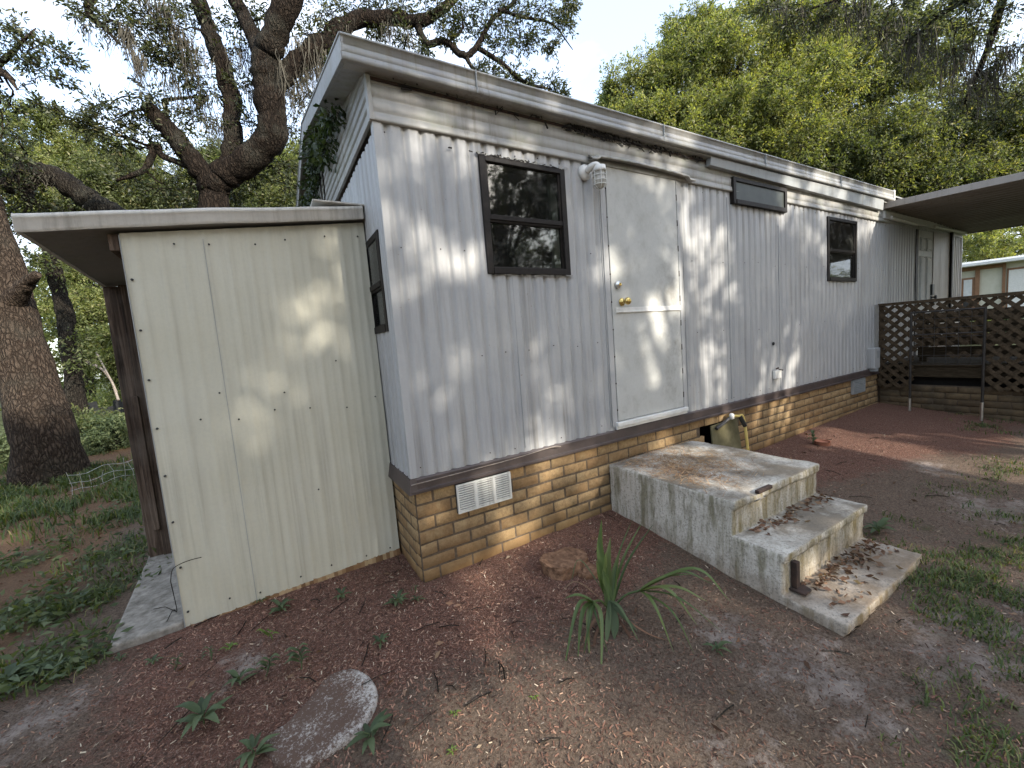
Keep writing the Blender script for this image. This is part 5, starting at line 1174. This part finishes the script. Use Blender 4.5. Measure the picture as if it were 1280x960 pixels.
nbox(u[0]+.12, u[1]-.1, .05, .07, 1.9, zr0-.65, MB()).build('blind', M['blind'], w); nbox(u[0]+.12, u[1]-.1, .05, .065, 1.3, 1.9, MB()).build('pane', M['interior'], w)
b = MB(); nbox(u[1], u[2], 0, .08, zg, zr0, b); nbox(u[3], u[4], 0, .08, zg, zr0, b); nbox(u[0], u[4], 0, .06, zr0-.2, zr0-.02, b); b.build('timber_trim', M['orange_wood'], NH)
w = nbox(u[4]+.05, u[5]+1.2, 0, .04, .9, zr0-.3, MB()).build('window', M['orange_wood'], NH); nbox(u[4]+.1, u[5]+1.1, .04, .06, 1., zr0-.4, MB()).build('pane', M['white_trim'], w)

# trees behind the viewer whose crowns dapple the wall; one limb reaches over at the top right
SUN = np.array([.30, -.85, .44]); SUN = SUN/np.linalg.norm(SUN)
def shade_tree(x, y, lob, label, n, ls=.13, ntw=20, extra=None, moss=None):
    base = np.array([x, y, float(gz(x, y))-.1]); L = lob; top = np.mean([q[0] for q in L], 0)
    limbs = [(np.array([base, base+[.1, .1, 1.5], base*.45+top*.55, top]), [.38, .3, .22, .08])]
    for q in L: limbs.append((np.array([base*.5+top*.5, (top+np.array(q[0]))/2+rng.normal(size=3)*.2, q[0]]), [.07, .045, .015]))
    cl = lobes(L, n, .1)
    if extra: limbs += extra[0]; cl = np.concatenate([cl, np.array(extra[1])])
    return tree('shade_oak', label, base, limbs, cl, 'bark_grey', 'leaf_oak', ls, ntw, 8, group='oaks around the yard', sides=10, connect=False, moss=moss)
def along(x, z, d):   # a point on the sun ray of wall point (x,0,z), d metres towards the sun
    return np.array([x, 0, z])+SUN*d
rng = np.random.default_rng(23)
LOB = []
for x in np.arange(-7, 13.5, 1.5):
    for z in (-.4, 1., 2.4, 3.8):
        LOB.append((x+rng.normal()*.3, z+rng.normal()*.25))
def group_lobes(x0, x1, d):
    return [(along(x, z, d+rng.uniform(-2.5, 2.5)), (.98, .98, .85), .36) for x, z in LOB if x0 <= x < x1]
arm = np.array(pl((1420, -420, 5.), (1330, -120, 5.6), (1262, -20, 6.2), (1235, 60, 6.6), (1205, 130, 6.8)))
armL = [(arm, [.13, .1, .07, .045, .015]), (np.array(pl((1300, -80, 5.8), (1190, -40, 6.), (1080, -10, 6.2), (1010, 12, 6.3))), [.06, .05, .03, .012]), (np.array(pl((1262, -20, 6.2), (1190, 10, 6.4), (1130, 55, 6.5))), [.04, .03, .01])]
armC = cl_px([(1262, 10, 6.2, .4), (1275, 60, 6.4, .45), (1240, 80, 6.6, .4), (1215, 30, 6.4, .4), (1190, 60, 6.5, .4), (1160, 25, 6.4, .38), (1130, 50, 6.5, .36), (1120, 5, 6.3, .36), (1080, 20, 6.2, .34), (1050, 0, 6.2, .36), (1020, 20, 6.3, .3), (1000, 5, 6.3, .3), (960, 8, 6.3, .25), (985, 30, 6.3, .2), (1210, 120, 6.8, .3), (1270, 120, 6.6, .4), (1180, 5, 6.3, .4), (1232, -5, 6.2, .4), (1100, 40, 6.3, .3), (1250, 150, 6.8, .3)])
mossR = [(P(x, y, t), l, n, s) for x, y, t, l, n, s in [(1070, 5, 6.2, .7, 60, .1), (1035, 10, 6.3, .55, 50, .08), (1000, 15, 6.3, .4, 40, .06), (1150, 40, 6.5, .9, 80, .12), (1200, 60, 6.6, 1., 90, .12), (1235, 90, 6.7, .9, 80, .12), (1110, 30, 6.4, .6, 50, .1), (975, 5, 6.3, .4, 30, .06), (1260, 60, 6.5, .8, 60, .1)]]
shade_tree(.8, -12, group_lobes(-8, .2, 13.5), 'oak behind the viewer that shades the cream shed', 52)
shade_tree(7.4, -12., group_lobes(.2, 6.4, 13.5), 'oak behind the viewer that dapples the door and steps', 21)
shade_tree(13.7, -12, group_lobes(6.4, 14, 13.5), 'oak behind the viewer that darkens the deck and patio cover', 29)
ab = np.array([arm[0][0]+.3, arm[0][1]-.2, -.2])
tree('live_oak', 'moss-hung oak limb reaching over the yard at the top right', ab, [(np.array([ab, ab+[0, 0, 2.5], arm[0]-[0, 0, 1.], arm[0]]), [.3, .25, .2, .14])]+armL, armC, 'bark_dark', 'leaf_oak', .07, 26, 9, moss=mossR, droop=.3, wr=.34)

# ------------------------------------------------------------------ light
w = bpy.data.worlds.new('World'); scn.world = w; w.use_nodes = True; nt = w.node_tree; bg = nt.nodes['Background']
sky = nt.nodes.new('ShaderNodeTexSky'); sky.sky_type = 'NISHITA'; sky.sun_disc = False
sky.sun_elevation = math.asin(SUN[2]); sky.sun_rotation = math.atan2(SUN[0], SUN[1]); sky.air_density = 1.; sky.dust_density = 1.5; sky.ozone_density = 1.
tc = nt.nodes.new('ShaderNodeTexCoord'); mp = nt.nodes.new('ShaderNodeMapping'); mp.inputs['Scale'].default_value = (1, 1, 2.2); nt.links.new(tc.outputs['Generated'], mp.inputs[0])
no = nt.nodes.new('ShaderNodeTexNoise'); no.inputs['Scale'].default_value = 2.1; no.inputs['Detail'].default_value = 7; no.inputs['Roughness'].default_value = .55; nt.links.new(mp.outputs[0], no.inputs['Vector'])
rp = nt.nodes.new('ShaderNodeValToRGB'); rp.color_ramp.elements[0].position = .40; rp.color_ramp.elements[0].color = (.3, .3, .3, 1); rp.color_ramp.elements[1].position = .62; rp.color_ramp.elements[1].color = (.92, .92, .92, 1); nt.links.new(no.outputs['Fac'], rp.inputs[0])
mx = nt.nodes.new('ShaderNodeMix'); mx.data_type = 'RGBA'; nt.links.new(rp.outputs[0], mx.inputs[0]); nt.links.new(sky.outputs[0], mx.inputs[6]); mx.inputs[7].default_value = (3.2, 3.5, 4.0, 1)
nt.links.new(mx.outputs[2], bg.inputs[0]); bg.inputs[1].default_value = .15
sl = bpy.data.lights.new('sun', 'SUN'); sl.energy = 2.35; sl.angle = math.radians(.53); sl.color = (1, .93, .82)
so = bpy.data.objects.new('sun', sl); COL.objects.link(so); so.rotation_euler = Vector(tuple(-SUN)).to_track_quat('-Z', 'Y').to_euler()
vs = scn.view_settings; vs.view_transform = 'Standard'; vs.look = 'None'; vs.exposure = 1.95; vs.gamma = 1; vs.use_curve_mapping = False
scn.cycles.max_bounces = 6; scn.cycles.transparent_max_bounces = 6
